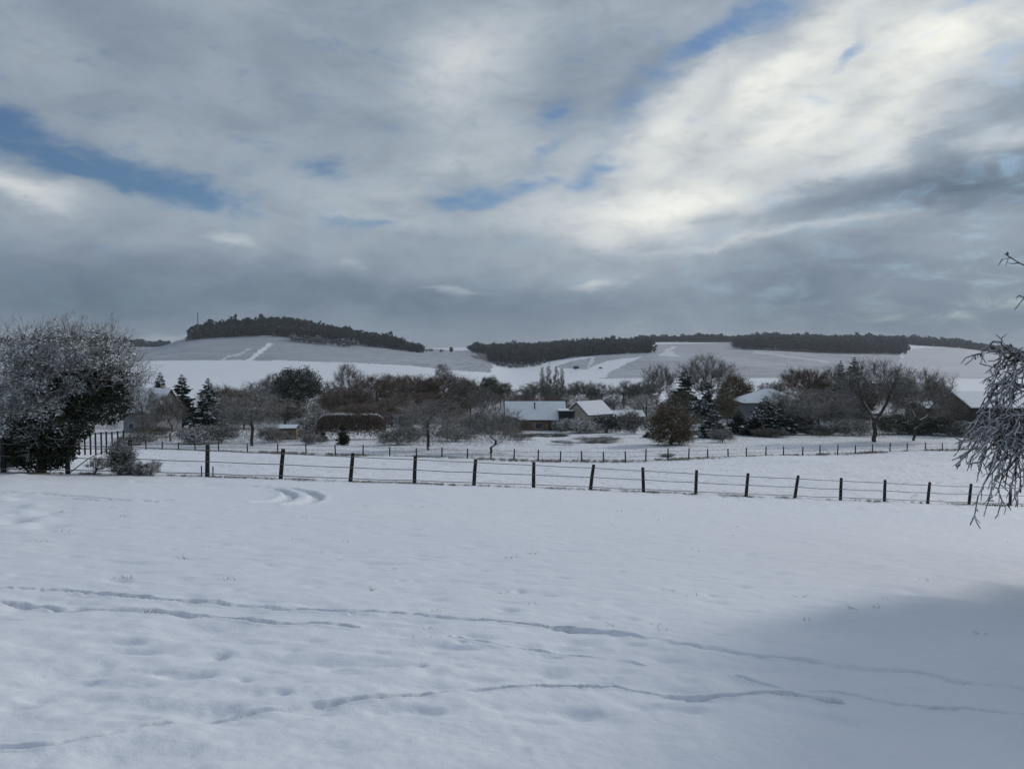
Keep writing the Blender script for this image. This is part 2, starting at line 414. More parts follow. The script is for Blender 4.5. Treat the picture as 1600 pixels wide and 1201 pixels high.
WHITE = [([(418,535),(424,538),(378,572),(368,572)]), ([(384,544),(389,545),(346,568),(336,568)]), ([(1030,556),(1046,541),(1054,541),(1050,548),(1068,557)]),
 ([(720,540),(750,540),(750,545),(715,545)]), ([(1180,548),(1300,565),(1296,567),(1176,551)]), ([(920,558),(928,558),(917,575),(912,575)]), ([(983,560),(1000,556),(945,590),(925,592)]),([(860,574),(905,562),(903,560),(858,571)])]
def region_maps(X, Y, Z):
    fy = np.maximum(Y, 1.0); a = X/fy; b = Z/fy
    # invert ray(): photo coordinates of each ground point seen from the field edge
    cp, sp_ = math.cos(PITCH), math.sin(PITCH)
    yv = (b*cp+sp_)/(cp-b*sp_); k = cp+yv*sp_
    px = a*k*F+800; py = 600.5-yv*F
    far = (Y > 650)
    vine = np.zeros_like(X); px = px+14*vnoise(px, py, .05, 41)+6*vnoise(px, py*3, .2, 42); py = py+1.6*vnoise(px, py, .03, 43)
    for k_, p in enumerate(VINES): vine = np.where(inpoly(px, py, p) & far, (1.0, .9, .62)[k_], vine)
    for k_, p in enumerate(WHITE): vine = np.where(inpoly(px, py, p) & far, vine*(.0,.45,.35,.0,.55,.3,.0,.0)[k_], vine)
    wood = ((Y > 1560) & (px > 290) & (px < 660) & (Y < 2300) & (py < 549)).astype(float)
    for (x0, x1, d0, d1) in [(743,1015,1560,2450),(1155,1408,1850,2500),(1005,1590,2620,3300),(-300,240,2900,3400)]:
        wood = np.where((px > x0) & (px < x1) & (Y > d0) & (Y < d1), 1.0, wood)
    d = np.hypot(X, Y)
    grass = np.zeros_like(X)
    dn = np.interp(px, NEAR[:,0], NEAR[:,1]); df = np.interp(px, FAR[:,0], FAR[:,1])
    grass = np.maximum(grass, np.exp(-((Y-dn-.25)/.35)**2)*.55*(Y > 0))
    grass = np.maximum(grass, np.exp(-((Y-df-1)/2.2)**2)*.65*(Y > 0))
    grass = np.maximum(grass, np.where((Y > dn+.3) & (Y < df), .30, 0))
    grass = np.maximum(grass, np.where((Y > df) & (Y < 240), .42, 0))
    return vine, wood, grass
def make_ground():
    r, th = build_grid()
    RR, TH = np.meshgrid(r, th, indexing='ij')
    X = RR*np.sin(TH); Y = RR*np.cos(TH)
    # let the rows of the front sector follow constant depth, as the hills do
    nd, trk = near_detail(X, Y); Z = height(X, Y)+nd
    D = np.hypot(X, Y)
    Z += np.where(D > 45, vnoise(X, Y, .06, 8)*.5*sm((D-45)/60)+vnoise(X, Y, .4, 9)*.12*sm((400-D)/200), 0)
    Z += np.where((D > 36) & (D < 130), (vnoise(X, Y, 1.1, 12)*.09+vnoise(X, Y, 2.7, 13)*.06), 0)
    Z += np.where(D > 900, vnoise(X, Y, .004, 14)*5.0*sm((D-900)/800), 0)
    vine, wood, grass = region_maps(X, Y, Z)
    nr, nt = X.shape
    v = np.stack([X, Y, Z], -1).reshape(-1, 3)
    i = np.arange(nr-1)[:,None]*nt; j = np.arange(nt)[None,:]; jn = (j+1) % nt
    f = np.stack([i+j, i+jn, i+nt+jn, i+nt+j], -1).reshape(-1, 4)[:, ::-1]
    c = len(v); v = np.vstack([v, [[0,0,float(Z[0].mean())]]])
    tri = np.stack([np.full(nt, c), np.arange(nt), (np.arange(nt)+1) % nt], -1)[:, ::-1]
    ex = lambda a: np.append(a.ravel(), 0)
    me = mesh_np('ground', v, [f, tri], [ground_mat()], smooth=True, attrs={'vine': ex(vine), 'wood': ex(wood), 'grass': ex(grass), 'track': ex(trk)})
    o = link('snowy_ground', me); tag(o, kind='structure'); return o
def ground_mat():
    m, gg, b = material('snow_ground', .62, .30)
    t = gg.new('ShaderNodeTexCoord'); obj_ = t.outputs['Object']
    def attr(nm):
        a = gg.new('ShaderNodeAttribute'); a.attribute_name = nm; return a.outputs['Fac']
    big = gg.noise(obj_, .05, 4, .55)
    c = gg.mix(gg.mapr(big.outputs['Fac'], .3, .7), (.75,.785,.87), (.80,.825,.885))
    # vine plots: rows of bare vines standing in the snow
    rows = gg.noise(gg.mapping(obj_, rot=(0,0,R(12)), sc=(.16,.004,1)), 1.0, 3, .6)
    plots = gg.new('ShaderNodeTexVoronoi'); gg.l.new(gg.mapping(obj_, rot=(0,0,R(12)), sc=(.011,.0028,.0)), plots.inputs['Vector']); plots.inputs['Scale'].default_value = 1.0
    pv = gg.new('ShaderNodeSeparateColor'); gg.l.new(plots.outputs['Color'], pv.inputs[0])
    vcol = gg.mix(gg.mapr(rows.outputs['Fac'], .35, .65), (.21,.23,.275), (.30,.325,.38))
    vcol = gg.mix(gg.math('MULTIPLY', pv.outputs[0], .55), vcol, (.42,.45,.51))
    strip = gg.noise(gg.mapping(obj_, rot=(0,0,R(4)), sc=(.0022,.018,1)), 1.0, 4, .6)
    c = gg.mix(gg.math('MULTIPLY', attr('vine'), gg.mapr(strip.outputs['Fac'],   .30, .62, .72, 1.0)), c, vcol)
    # leaf litter and dark floor below the woods
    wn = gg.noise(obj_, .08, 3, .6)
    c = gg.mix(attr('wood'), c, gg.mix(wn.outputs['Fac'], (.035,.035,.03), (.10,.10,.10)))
    # tips of dead grass coming through
    gn = gg.noise(gg.mapping(obj_, sc=(1.0,1.0,1)), 3.2, 6, .72); gm = gg.noise(obj_, .35, 3, .6)
    ga = gg.math('ADD', gg.math('MULTIPLY', attr('grass'), .42), gg.math('MULTIPLY', gg.math('SUBTRACT', gm.outputs['Fac'], .5), .22))
    gth = gg.math('SUBTRACT', .69, ga)
    gf = gg.math('MULTIPLY', gg.math('SUBTRACT', gn.outputs['Fac'], gth), 9.0, clamp=True)
    gf = gg.math('MULTIPLY', gf, gg.mapr(attr('grass'), .02, .2))
    c = gg.mix(gf, c, (.16,.15,.11))
    # hoof and paw prints, tyre ruts: colour darkened in ragged patches along the grooves
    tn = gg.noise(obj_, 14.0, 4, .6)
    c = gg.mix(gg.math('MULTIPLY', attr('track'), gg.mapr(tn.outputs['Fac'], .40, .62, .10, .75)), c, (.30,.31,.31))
    gg.l.new(c, b.inputs['Base Color'])
    f1 = gg.noise(obj_, 11.0, 7, .68); f2 = gg.noise(gg.mapping(obj_, rot=(0,0,R(20)), sc=(1.2,3.0,1)), 1.6, 4, .55)
    bp = gg.new('ShaderNodeBump'); bp.inputs['Strength'].default_value = .55; bp.inputs['Distance'].default_value = .035
    gg.l.new(gg.math('ADD', gg.math('MULTIPLY', f1.outputs['Fac'], .5), gg.math('MULTIPLY', f2.outputs['Fac'], 1.2)), bp.inputs['Height'])
    gg.l.new(bp.outputs[0], b.inputs['Normal'])
    return m
ground = make_ground()
# ------------------------------------------------------------------ materials for plants
M = {}
M['bark'] = snowy('frosted_bark', (.045,.038,.032), (.085,.072,.06), snow=.55, lo=.25, hi=.8, scale=6)
M['twig'] = snowy('frosted_twigs', (.056,.046,.034), (.105,.088,.064), snow=1.2, lo=.2, hi=1.5, scale=.12)
M['twig_dark'] = snowy('dark_frosted_twigs', (.036,.042,.028), (.085,.07,.045), snow=1.2, lo=.38, hi=1.8, scale=.12)
M['twig_brown'] = snowy('russet_twigs', (.095,.062,.042), (.14,.095,.064), snow=1.2, lo=.45, hi=1.9, scale=.5)
M['twig_snow'] = snowy('snow_laden_twigs', (.045,.04,.033), (.085,.075,.062), snow=.62, lo=-.25, hi=.5, scale=5, nscale=2.2)
M['leaf_olive'] = snowy('olive_leaves', (.065,.068,.035), (.10,.085,.045), snow=.25, lo=.3, hi=1.0, scale=.8)
M['leaf_rust'] = snowy('rusty_leaves', (.09,.072,.032), (.14,.082,.028), snow=.25, lo=.3, hi=1.0, scale=.7)
M['leaf_gold'] = snowy('yellowing_leaves', (.13,.10,.035), (.10,.095,.045), snow=.15, lo=.3, hi=1.0, scale=.7)
M['leaf_green'] = snowy('dark_green_leaves', (.035,.05,.035), (.06,.07,.05), snow=.25, lo=.2, hi=1.0, scale=.8)
M['leaf_ivy'] = snowy('ivy_leaves', (.018,.026,.016), (.035,.045,.026), snow=.10, lo=.5, hi=1.0, scale=3)
M['leaf_frost'] = snowy('frosted_leaves', (.14,.15,.12), (.24,.25,.22), snow=.7, lo=-.2, hi=.6, scale=3)
M['needles'] = snowy('snowy_needles', (.022,.036,.026), (.035,.05,.036), snow=.42, lo=.35, hi=.9, scale=1, nscale=1.2)
M['needles_dark'] = snowy('dark_needles', (.02,.032,.024), (.03,.042,.03), snow=.12, lo=.5, hi=1, scale=1)
M['wood_far'] = snowy('distant_wood', (.008,.018,.020), (.020,.030,.030), snow=.03, lo=.5, hi=1.6, scale=.05, nscale=.02, alt=(.03,.03,.024))
M['wood_frost'] = snowy('distant_frosted_wood', (.06,.07,.07), (.11,.12,.12), snow=.5, lo=.2, hi=1.0, scale=.1, nscale=.05)
M['wood_olive'] = snowy('distant_olive_wood', (.045,.05,.032), (.06,.06,.04), snow=.1, lo=.4, hi=1.2, scale=.05, nscale=.02)
M['post'] = plain('weathered_post_wood', (.040,.036,.034), (.018,.017,.017), scale=9, rough=.9, bump=.5)
M['wire'] = plain('frosted_fence_wire', (.12,.12,.125), (.20,.20,.21), scale=2)
M['grass'] = snowy('dead_grass', (.13,.115,.08), (.20,.18,.13), snow=.3, lo=.2, hi=1, scale=5)

# ------------------------------------------------------------------ plant generators
def segs(P0, P1, R0, R1, ns=3):
    """tapered prisms for arrays of segments"""
    n = len(P0); d = P1-P0; L = np.linalg.norm(d, axis=1, keepdims=True)+1e-9; d = d/L
    ref = np.where(np.abs(d[:, 2:3]) < .9, np.array([[0,0,1.]]), np.array([[1.,0,0]]))
    a = np.cross(d, ref); a /= np.linalg.norm(a, axis=1, keepdims=True)+1e-9; b = np.cross(d, a)
    ang = np.arange(ns)*2*np.pi/ns+.5
    ca = np.cos(ang)[None,:,None]; sa = np.sin(ang)[None,:,None]
    o = a[:,None]*ca+b[:,None]*sa
    r0 = P0[:,None]+o*R0[:,None,None]; r1 = P1[:,None]+o*R1[:,None,None]
    v = np.concatenate([r0, r1], 1).reshape(-1, 3)
    base_ = (np.arange(n)*2*ns)[:,None]; k = np.arange(ns)[None]; kn = (k+1) % ns
    f = np.stack([base_+k, base_+kn, base_+ns+kn, base_+ns+k], -1).reshape(-1, 4)
    return v, f
class Bag:
    def __init__(s): s.v = []; s.f = []; s.m = []; s.n = 0
    def add(s, v, f, m=0):
        if len(v) == 0: return
        s.v.append(v); s.f.append(f+s.n); s.m.append(np.full(len(f), m)); s.n += len(v)
    def mesh(s, name, mats):
        f4 = [f for f in s.f if f.shape[1] == 4]; m4 = [m for f, m in zip(s.f, s.m) if f.shape[1] == 4]
        f3 = [f for f in s.f if f.shape[1] == 3]; m3 = [m for f, m in zip(s.f, s.m) if f.shape[1] == 3]
        faces = ([np.concatenate(f4)] if f4 else [])+([np.concatenate(f3)] if f3 else [])
        return mesh_np(name, np.concatenate(s.v), faces, mats, np.concatenate(m4+m3))
def unit(a): return a/(np.linalg.norm(a, axis=-1, keepdims=True)+1e-9)
def leaves(pts, size, rng, flat=.0, m=0):
    n = len(pts); a = unit(rng.normal(size=(n,3))*np.array([1,1,1-flat])); b = unit(np.cross(a, rng.normal(size=(n,3))))
    if flat: b = unit(b*np.array([1,1,1-flat*.8]))
    s = size*rng.uniform(.5, 1.3, (n,1)); t = s*rng.uniform(.45,.8,(n,1))
    v = np.stack([pts-a*s, pts+b*t, pts+a*s, pts-b*t], 1).reshape(-1, 3)
    f = (np.arange(n)*4)[:,None]+np.arange(4)[None]
    return v, f
def in_ellipsoids(ells, n, rng, shell=.0):
    w = np.array([e[3]*e[4]*e[5] for e in ells]); w = w/w.sum(); idx = rng.choice(len(ells), n, p=w)
    E = np.array(ells)[idx]; q = unit(rng.normal(size=(n,3)))*(rng.uniform(shell**3, 1, (n,1))**(1/3))
    return E[:,:3]+q*E[:,3:6]
def skeleton(targets, trunk, rng, step=.6, pull=.35, fork=()):
    """grow limbs from the trunk to every target; returns nodes, parent index, radius"""
    nodes = [np.array(p, float) for p in trunk]; par = [-1]+list(range(len(trunk)-1))
    for fk in fork:
        last = len(trunk)-1
        for p in fk: nodes.append(np.array(p, float)); par.append(last); last = len(nodes)-1
    root = nodes[0]
    order = np.argsort(np.linalg.norm(targets-np.array(trunk[-1]), axis=1))
    A = np.zeros((len(nodes)+len(targets)*8+10, 3)); A[:len(nodes)] = nodes; cnt = len(nodes)
    PLn = np.zeros(len(A)); PLn[:cnt] = np.arange(cnt)*0.0
    first = max(1, len(trunk)//2)
    for ti in order:
        t = targets[ti]; d = np.linalg.norm(A[first:cnt]-t, axis=1)
        # favour nodes that lie below and inwards
        d = d+np.maximum(0, A[first:cnt,2]-t[2]+.1)*pull
        d = d+PLn[first:cnt]*.45
        k = int(np.argmin(d))+first; p = A[k].copy(); L = np.linalg.norm(t-p); ns = int(min(5, max(1, round(L/step))))
        last = k
        for s_ in range(1, ns+1):
            q = p+(t-p)*s_/ns
            if s_ < ns: q = q+rng.normal(size=3)*L*.07-np.array([0,0,1])*L*.05*math.sin(math.pi*s_/ns)
            A[cnt] = q; PLn[cnt] = PLn[last]+L/ns; par.append(last); last = cnt; cnt += 1
    A = A[:cnt]; par = np.array(par)
    load = np.zeros(cnt); kids = np.zeros(cnt)
    for i in range(1, cnt): kids[par[i]] += 1
    load[kids == 0] = 1
    for i in range(cnt-1, 0, -1): load[par[i]] += load[i]
    return A, par, load, kids
def twig_set(A, par, sel, rng, per, L, rad, up=.2, out_c=None, subs=2, droop=0.0):
    """many fine twigs on the chosen nodes"""
    idx = np.repeat(np.where(sel)[0], per); n = len(idx)
    if n == 0: return []
    q = rng.uniform(0, 1, (n,1)); p0 = A[idx]*q+A[par[idx]]*(1-q)
    dirp = unit(A[idx]-A[par[idx]]); outd = unit(A[idx]-out_c) if out_c is not None else dirp
    d = unit(dirp*.5+outd*.5+rng.normal(size=(n,3))*.65+np.array([0,0,up]))
    l = L*rng.uniform(.5,1.3,(n,1)); p1 = p0+d*l*.5; d2 = unit(d+rng.normal(size=(n,3))*.35+np.array([0,0,up*.5-droop])); p2 = p1+d2*l*.5
    r = np.full(n, rad)
    res = [(p0, p1, r, r*.8), (p1, p2, r*.8, r*.5)]
    for _ in range(subs):
        d3 = unit(d2+rng.normal(size=(n,3))*.7+np.array([0,0,up*.4-droop])); t = rng.uniform(.1,.9,(n,1)); s0 = p1*(1-t)+p2*t
        s1 = s0+d3*l*rng.uniform(.25,.5,(n,1)); res.append((s0, s1, r*.65, r*.4))
    return res
def grow(seed, H=10., W=8., clear=.18, n=220, kind='round', per=5, tl=.9, rad=.016, up=.25, subs=2, trunk_r=.16, leaf=0, leaf_size=.12, mats=('bark','twig','leaf_olive'), lean=0., stems=1, flat=.0, droop=0., shell=.35):
    rng = np.random.default_rng(seed)
    ells = []
    if kind == 'round':
        ells = [(0,0,H*.60,W*.44,W*.44,H*.36)]
        for k in range(6):
            a = rng.uniform(0, 6.28); ells.append((math.cos(a)*W*.25, math.sin(a)*W*.25, H*rng.uniform(.4,.74), W*.24, W*.24, H*.2))
    elif kind == 'vase':
        for k in range(8):
            a = k*.785+rng.uniform(-.3,.3); ells.append((math.cos(a)*W*.29, math.sin(a)*W*.29, H*rng.uniform(.5,.8), W*.2, W*.2, H*.2))
        ells.append((0,0,H*.7,W*.3,W*.3,H*.28))
    elif kind == 'vee':
        for k in range(7):
            a = k*.9+rng.uniform(-.3,.3); ells.append((math.cos(a)*W*.30, math.sin(a)*W*.22, H*rng.uniform(.45,.8), W*.2, W*.2, H*.2))
        ells.append((0,0,H*.72,W*.3,W*.3,H*.26))
    elif kind == 'column':
        ells = [(0,0,H*.55,W*.42,W*.42,H*.45)]
    elif kind == 'shrub':
        for k in range(6):
            a = rng.uniform(0, 6.28); ells.append((math.cos(a)*W*.22, math.sin(a)*W*.22, H*rng.uniform(.3,.6), W*.27, W*.27, H*.36))
    elif kind == 'dome':
        ells = [(0,0,H*.42,W*.46,W*.46,H*.55)]
    T = in_ellipsoids(ells, n, rng, shell); T = T[T[:,2] > H*clear*.7]
    th = H*clear if kind != 'shrub' else H*.08
    trunk = [(0,0,-.3),(0,0,0)]
    for k in range(1, 6): trunk.append((lean*k/5*th+rng.normal()*.018*th, rng.normal()*.018*th, th*k/5))
    if kind in ('round','column','dome'):
        for k in range(1, 4): trunk.append((lean*th+rng.normal()*.12, rng.normal()*.12, th+(H*.7-th)*k/3*.8))
    if kind == 'vee':
        A, par, load, kids = skeleton(T, trunk, rng, step=H*.07, fork=[[(-.05*W,0,H*.36),(-.12*W,0,H*.48),(-.16*W,.02*W,H*.62),(-.19*W,0,H*.76)],[(.06*W,0,H*.36),(.12*W,0,H*.5),(.15*W,0,H*.64),(.21*W,-.02*W,H*.78)]])
    else: A, par, load, kids = skeleton(T, trunk, rng, step=H*.07)
    tot = load[0]
    Rr = trunk_r*(load/tot)**.5; Rr = np.maximum(Rr, rad*1.1)
    i = np.arange(1, len(A)); big = Rr[i] > trunk_r*.33
    tb = Bag(); ib = i[big]
    rp = np.where(par[ib] == 0, Rr[ib]*1.4, Rr[par[ib]])
    v, f = segs(A[par[ib]], A[ib], rp, Rr[ib], 7); tb.add(v, f, 0)
    cb = Bag(); ic = i[~big]
    v, f = segs(A[par[ic]], A[ic], np.minimum(Rr[par[ic]], Rr[ic]*1.5), Rr[ic], 4); cb.add(v, f, 0)
    sel = np.zeros(len(A), bool); sel[ic] = Rr[ic] < max(trunk_r*.22, rad*1.4)
    for (p0, p1, r0, r1) in twig_set(A, par, sel, rng, per, tl, rad, up, np.array([0,0,H*.3]), subs, droop):
        v, f = segs(p0, p1, r0, r1, 3); cb.add(v, f, 1)
    if leaf:
        si = np.where(sel)[0]; pp = A[rng.choice(si, leaf)]+rng.normal(size=(leaf,3))*tl*.45
        v, f = leaves(pp, leaf_size, rng, flat); cb.add(v, f, 2)
    ms = [M[k] for k in mats]
    return dict(parts=[('trunk', tb.mesh('trunk', [ms[0]])), ('crown', cb.mesh('crown', ms))], H=H, W=W)
def spruce(seed, H=10., W=5., mat='needles', dens=1.0, ragged=.2, power=.9):
    rng = np.random.default_rng(seed); cb = Bag(); tb = Bag()
    hs = np.linspace(0, H*.98, 12); P_ = np.stack([np.zeros(12), np.zeros(12), hs], 1)
    v, f = segs(P_[:-1], P_[1:], .16*(1-hs[:-1]/H)+.012, .16*(1-hs[1:]/H)+.01, 6); tb.add(v, f, 0)
    p0s = []; p1s = []; lp = []
    h = .06
    while h < .985:
        rmax = W/2*(1-h)**power*rng.uniform(1-ragged, 1+ragged*.5)+.02
        for k in range(int(7*dens) if h < .8 else 5):
            a = rng.uniform(0, 6.28); r_ = rmax*rng.uniform(.75,1.1); z0 = h*H
            dz = -.12*r_ if h < .6 else .25*r_
            p0 = np.array([0,0,z0]); p1 = np.array([math.cos(a)*r_*.6, math.sin(a)*r_*.6, z0+dz*.4]); p2 = np.array([math.cos(a)*r_, math.sin(a)*r_, z0+dz+.06*r_])
            p0s += [p0, p1]; p1s += [p1, p2]
            m = int(24*dens*(.4+r_/ (W/2)))
            t = rng.uniform(.2, 1, m)**.8
            q = np.where(t[:,None] < .6, p0+(p1-p0)*(t/.6)[:,None], p1+(p2-p1)*((t-.6)/.4)[:,None])
            side = np.array([-math.sin(a), math.cos(a), 0]); sp_ = rng.normal(size=m)*.24*r_*(1.1-t*.6)
            q = q+side*sp_[:,None]-np.array([0,0,1])*np.abs(sp_[:,None])*.35+rng.normal(size=(m,3))*.05*(1.1-h)
            lp.append(q)
        h += .035*(1.1-.4*h)*rng.uniform(.8,1.2)
    v, f = segs(np.array(p0s), np.array(p1s), np.full(len(p0s), .03), np.full(len(p0s), .012), 3); cb.add(v, f, 0)
    lp = np.concatenate(lp); v, f = leaves(lp, (.36*np.clip(1.05-lp[:,2]/H, .12, 1)**.6)[:,None], rng, .5); cb.add(v, f, 1)
    top = np.array([[0,0,H*.97],[0,0,H*.985]])+rng.normal(size=(2,3))*.02; v, f = leaves(top, .07, rng); cb.add(v, f, 1)
    return dict(parts=[('trunk', tb.mesh('trunk', [M['bark']])), ('crown', cb.mesh('crown', [M['bark'], M[mat]]))], H=H, W=W)
PROTO = {}
def proto(kind):
    if kind in PROTO: return PROTO[kind]
    k = {
     'bare1': lambda: grow(1, n=300, per=12, rad=.0105, clear=.12, mats=('bark','twig','twig'), trunk_r=.14),
     'bare2': lambda: grow(2, kind='vase', n=300, per=12, rad=.0105, clear=.16, mats=('bark','twig','twig'), trunk_r=.14),
     'bare3': lambda: grow(3, n=280, per=12, rad=.0105, clear=.10, up=.1, mats=('bark','twig','twig')),
     'vee': lambda: grow(9, kind='vee', n=320, per=9, clear=.26, up=.15, rad=.010, mats=('bark','twig','twig'), trunk_r=.18),
     'dark1': lambda: grow(4, n=280, per=13, tl=.9, rad=.0125, clear=.08, mats=('bark','twig_dark','leaf_green'), leaf=1500, leaf_size=.09),
     'dark2': lambda: grow(14, kind='vase', n=280, per=13, tl=.9, rad=.0125, clear=.08, mats=('bark','twig_dark','leaf_green'), leaf=500, leaf_size=.09),
     'green': lambda: grow(5, n=240, per=5, tl=.8, mats=('bark','twig_dark','leaf_green'), leaf=16000, leaf_size=.13, clear=.1),
     'brown1': lambda: grow(6, n=300, per=15, tl=1.1, rad=.014, up=.6, mats=('bark','twig_brown','twig_brown'), clear=.1),
     'brown2': lambda: grow(16, kind='dome', n=300, per=15, tl=1.2, rad=.014, up=.8, mats=('bark','twig_brown','twig_brown'), clear=.08),
     'olive': lambda: grow(7, n=240, per=4, tl=.8, mats=('bark','twig_dark','leaf_olive'), leaf=13000, leaf_size=.11, clear=.1),
     'rust': lambda: grow(8, kind='dome', n=260, per=6, tl=1.0, up=-.1, droop=.35, mats=('bark','twig_dark','leaf_rust'), leaf=22000, leaf_size=.12, clear=.08, trunk_r=.25),
     'gold': lambda: grow(18, n=220, per=4, tl=.7, mats=('bark','twig_dark','leaf_gold'), leaf=7000, leaf_size=.12, clear=.1),
     'poplar': lambda: grow(10, H=12, W=2.4, kind='column', n=160, per=7, tl=.7, up=1.3, clear=.06, mats=('bark','twig_dark','leaf_olive'), leaf=1500, leaf_size=.09),
     'shrub1': lambda: grow(11, H=3, W=4, kind='shrub', n=150, per=9, tl=.6, rad=.012, up=.3, trunk_r=.06, mats=('bark','twig','leaf_frost'), leaf=1200, leaf_size=.06),
     'shrub2': lambda: grow(12, H=3, W=4, kind='shrub', n=150, per=9, tl=.55, rad=.012, up=.3, trunk_r=.06, mats=('bark','twig_brown','twig')),
     'shrub3': lambda: grow(13, H=3, W=4, kind='shrub', n=140, per=5, tl=.5, rad=.012, up=.2, trunk_r=.06, mats=('bark','twig_dark','leaf_green'), leaf=6500, leaf_size=.08),
     'shrub4': lambda: grow(23, H=3, W=4, kind='shrub', n=150, per=8, tl=.6, rad=.012, up=.25, trunk_r=.06, mats=('bark','twig','leaf_frost'), leaf=4500, leaf_size=.07),
     'spruce1': lambda: spruce(20), 'spruce2': lambda: spruce(21, mat='needles_dark', ragged=.35),
     'spruce3': lambda: spruce(22, W=6.5, mat='needles', ragged=.4, power=.8),
     'pine': lambda: spruce(24, W=7, mat='needles', ragged=.5, power=.65),
    }[kind]
    PROTO[kind] = k(); return PROTO[kind]
def plant(name, cat, label, kind, px, d, wpx, top, group=None, sink=0.0):
    """stands a plant on the ground at depth d; width and top are its angular size in the photo"""
    pr = proto(kind); b = ground_at(px, d); ztop = ray(px, top)[1]*d
    h = max(.4, ztop-b.z); w = wpx/F*d
    e = empty(name, (b.x, b.y, b.z-sink), rnd.uniform(0, 6.28)); e.scale = (w/pr['W'], w/pr['W'], (h+sink)/(pr['H']*1.03))
    tag(e, label, cat, group)
    for nm, me in pr['parts']:
        if nm == 'trunk' and cat == 'shrub': nm = 'stem'
        link(nm, me, e)
    return e

# ------------------------------------------------------------------ far woods (each reads as one mass)
def wood(name, label, x0, x1, dfun, hgt, mats, seed, space=13, group=None, edge=True):
    rng = np.random.default_rng(seed); pts = []
    d0, d1 = dfun
    area_w = (x1-x0)/F*(d0+d1)/2; n = int(area_w*(d1-d0)/(space*space))
    px = rng.uniform(x0, x1, n); t = rng.uniform(0, 1, n)**1.2; lo = np.array([0.0]*n)
    dn_ = d0+(d1-d0)*t
    if edge:
        ne = int(area_w/5); px = np.append(px, rng.uniform(x0, x1, ne)); dn_ = np.append(dn_, rng.uniform(d0, d0+22, ne))
        ne = int((d1-d0)/9)
        for xe in (x0, x1): px = np.append(px, rng.normal(xe, 4.5, ne)); dn_ = np.append(dn_, rng.uniform(d0, d1, ne))
    X = (px-800)/F*dn_; Y = dn_; Z = height(X, Y)
    h = hgt*rng.uniform(.55, 1.18, len(px))*(1+.35*vnoise(X, Y, .012, seed)*2)*(1+.35*(rng.uniform(size=len(px)) > .93)); w = h*rng.uniform(.28,.46, len(px))
    # every tree: a few dozen leafy facets spread through a rounded crown, on a stem
    K = 46
    q = unit(rng.normal(size=(len(px), K, 3)))*rng.uniform(.55, 1, (len(px), K, 1))
    ctr = np.stack([X, Y, Z+h*.55], 1)[:,None]; sc = np.stack([w, w, h*.46], 1)[:,None]
    pp = (ctr+q*sc).reshape(-1, 3)
    a = unit(rng.normal(size=pp.shape)); b_ = unit(np.cross(a, rng.normal(size=pp.shape))); s = np.repeat(h*.16, K)[:,None]*rng.uniform(.5,1.2,(len(pp),1))
    v = np.stack([pp-a*s, pp+b_*s*.7, pp+a*s, pp-b_*s*.7], 1).reshape(-1, 3); f = (np.arange(len(pp))*4)[:,None]+np.arange(4)[None]
    bag = Bag(); bag.add(v, f, 0)
    mi = np.repeat((vnoise(X, Y, .008, seed+3)+rng.normal(size=len(px))*.15 > .12).astype(int)*(1 if len(mats) > 1 else 0), K); bag.m[0] = mi
    v, f = segs(np.stack([X, Y, Z-1], 1), np.stack([X, Y, Z+h*.6], 1), h*.02, h*.012, 3); bag.add(v, f, 0)
    # dark solid heart of the stand so that no light shows through its trunks
    me = bag.mesh(name, [M[k] for k in mats]); o = link(name, me); tag(o, label, 'wood', group, 'stuff'); return o
wood('woodland', 'dark wood crowning the rounded hill at the left', 303, 656, (1560, 1880), 15, ['wood_far','wood_olive'], 31)
wood('woodland', 'frosted pale trees at the lower edge of the hill wood', 455, 545, (1500, 1560), 12, ['wood_frost'], 32, 11)
wood('woodland', 'dark wood on the slope in the middle of the skyline', 772, 1014, (1530, 2420), 15, ['wood_far','wood_far'], 33, 17)
wood('woodland', 'small upper block of dark wood left of the middle wood', 744, 800, (1900, 2420), 14, ['wood_far'], 34, 15)
wood('woodland', 'frosted shrubby fringe under the middle wood', 776, 845, (1440, 1510), 8, ['wood_frost'], 35, 9)
wood('woodland', 'long dark wood along the right-hand skyline', 1004, 1584, (2650, 3250), 18, ['wood_far'], 36, 20)
wood('woodland', 'wide dark wood standing forward on the right hill', 1156, 1408, (1900, 2480), 16, ['wood_far'], 37, 16)
wood('woodland', 'blue dark wooded ridge far away at the left', -350, 262, (2950, 3350), 24, ['wood_far'], 38, 24)

# ------------------------------------------------------------------ undergrowth: one tangled mass between the countable trees
def undergrowth(name, label, bands, mat, seed):
    rng = np.random.default_rng(seed); bag = Bag()
    for (x0, x1, d0, d1, h0, n) in bands:
        px = rng.uniform(x0, x1, n); d = rng.uniform(d0, d1, n); X = (px-800)/F*d; Z = height(X, d)
        hh = h0*rng.uniform(.55, 1.05, n)*(1+.9*vnoise(X, d, .13, seed)); K = 46
        b0 = np.repeat(np.stack([X, d, Z], 1), K, 0)+rng.normal(size=(n*K,3))*np.array([.5,.5,.1]); H_ = np.repeat(hh, K)[:,None]
        q = rng.uniform(.05, .9, (n*K,1)); s0 = b0+np.concatenate([rng.normal(size=(n*K,2))*H_*.20*np.sqrt(q), H_*q], 1)
        dv = unit(rng.normal(size=(n*K,3))*.6+np.array([0,0,.75])); s1 = s0+dv*H_*rng.uniform(.08,.24,(n*K,1)); r = np.full(n*K, .016)
        v, f = segs(s0, s1, r, r*.5, 3); bag.add(v, f)
        s2 = s0+(s1-s0)*.4; s3 = s2+unit(dv+rng.normal(size=dv.shape)*.7)*H_*.08
        v, f = segs(s2, s3, r*.7, r*.4, 3); bag.add(v, f)
    o = link(name, bag.mesh(name, [M[mat]])); tag(o, label, 'undergrowth', None, 'stuff')
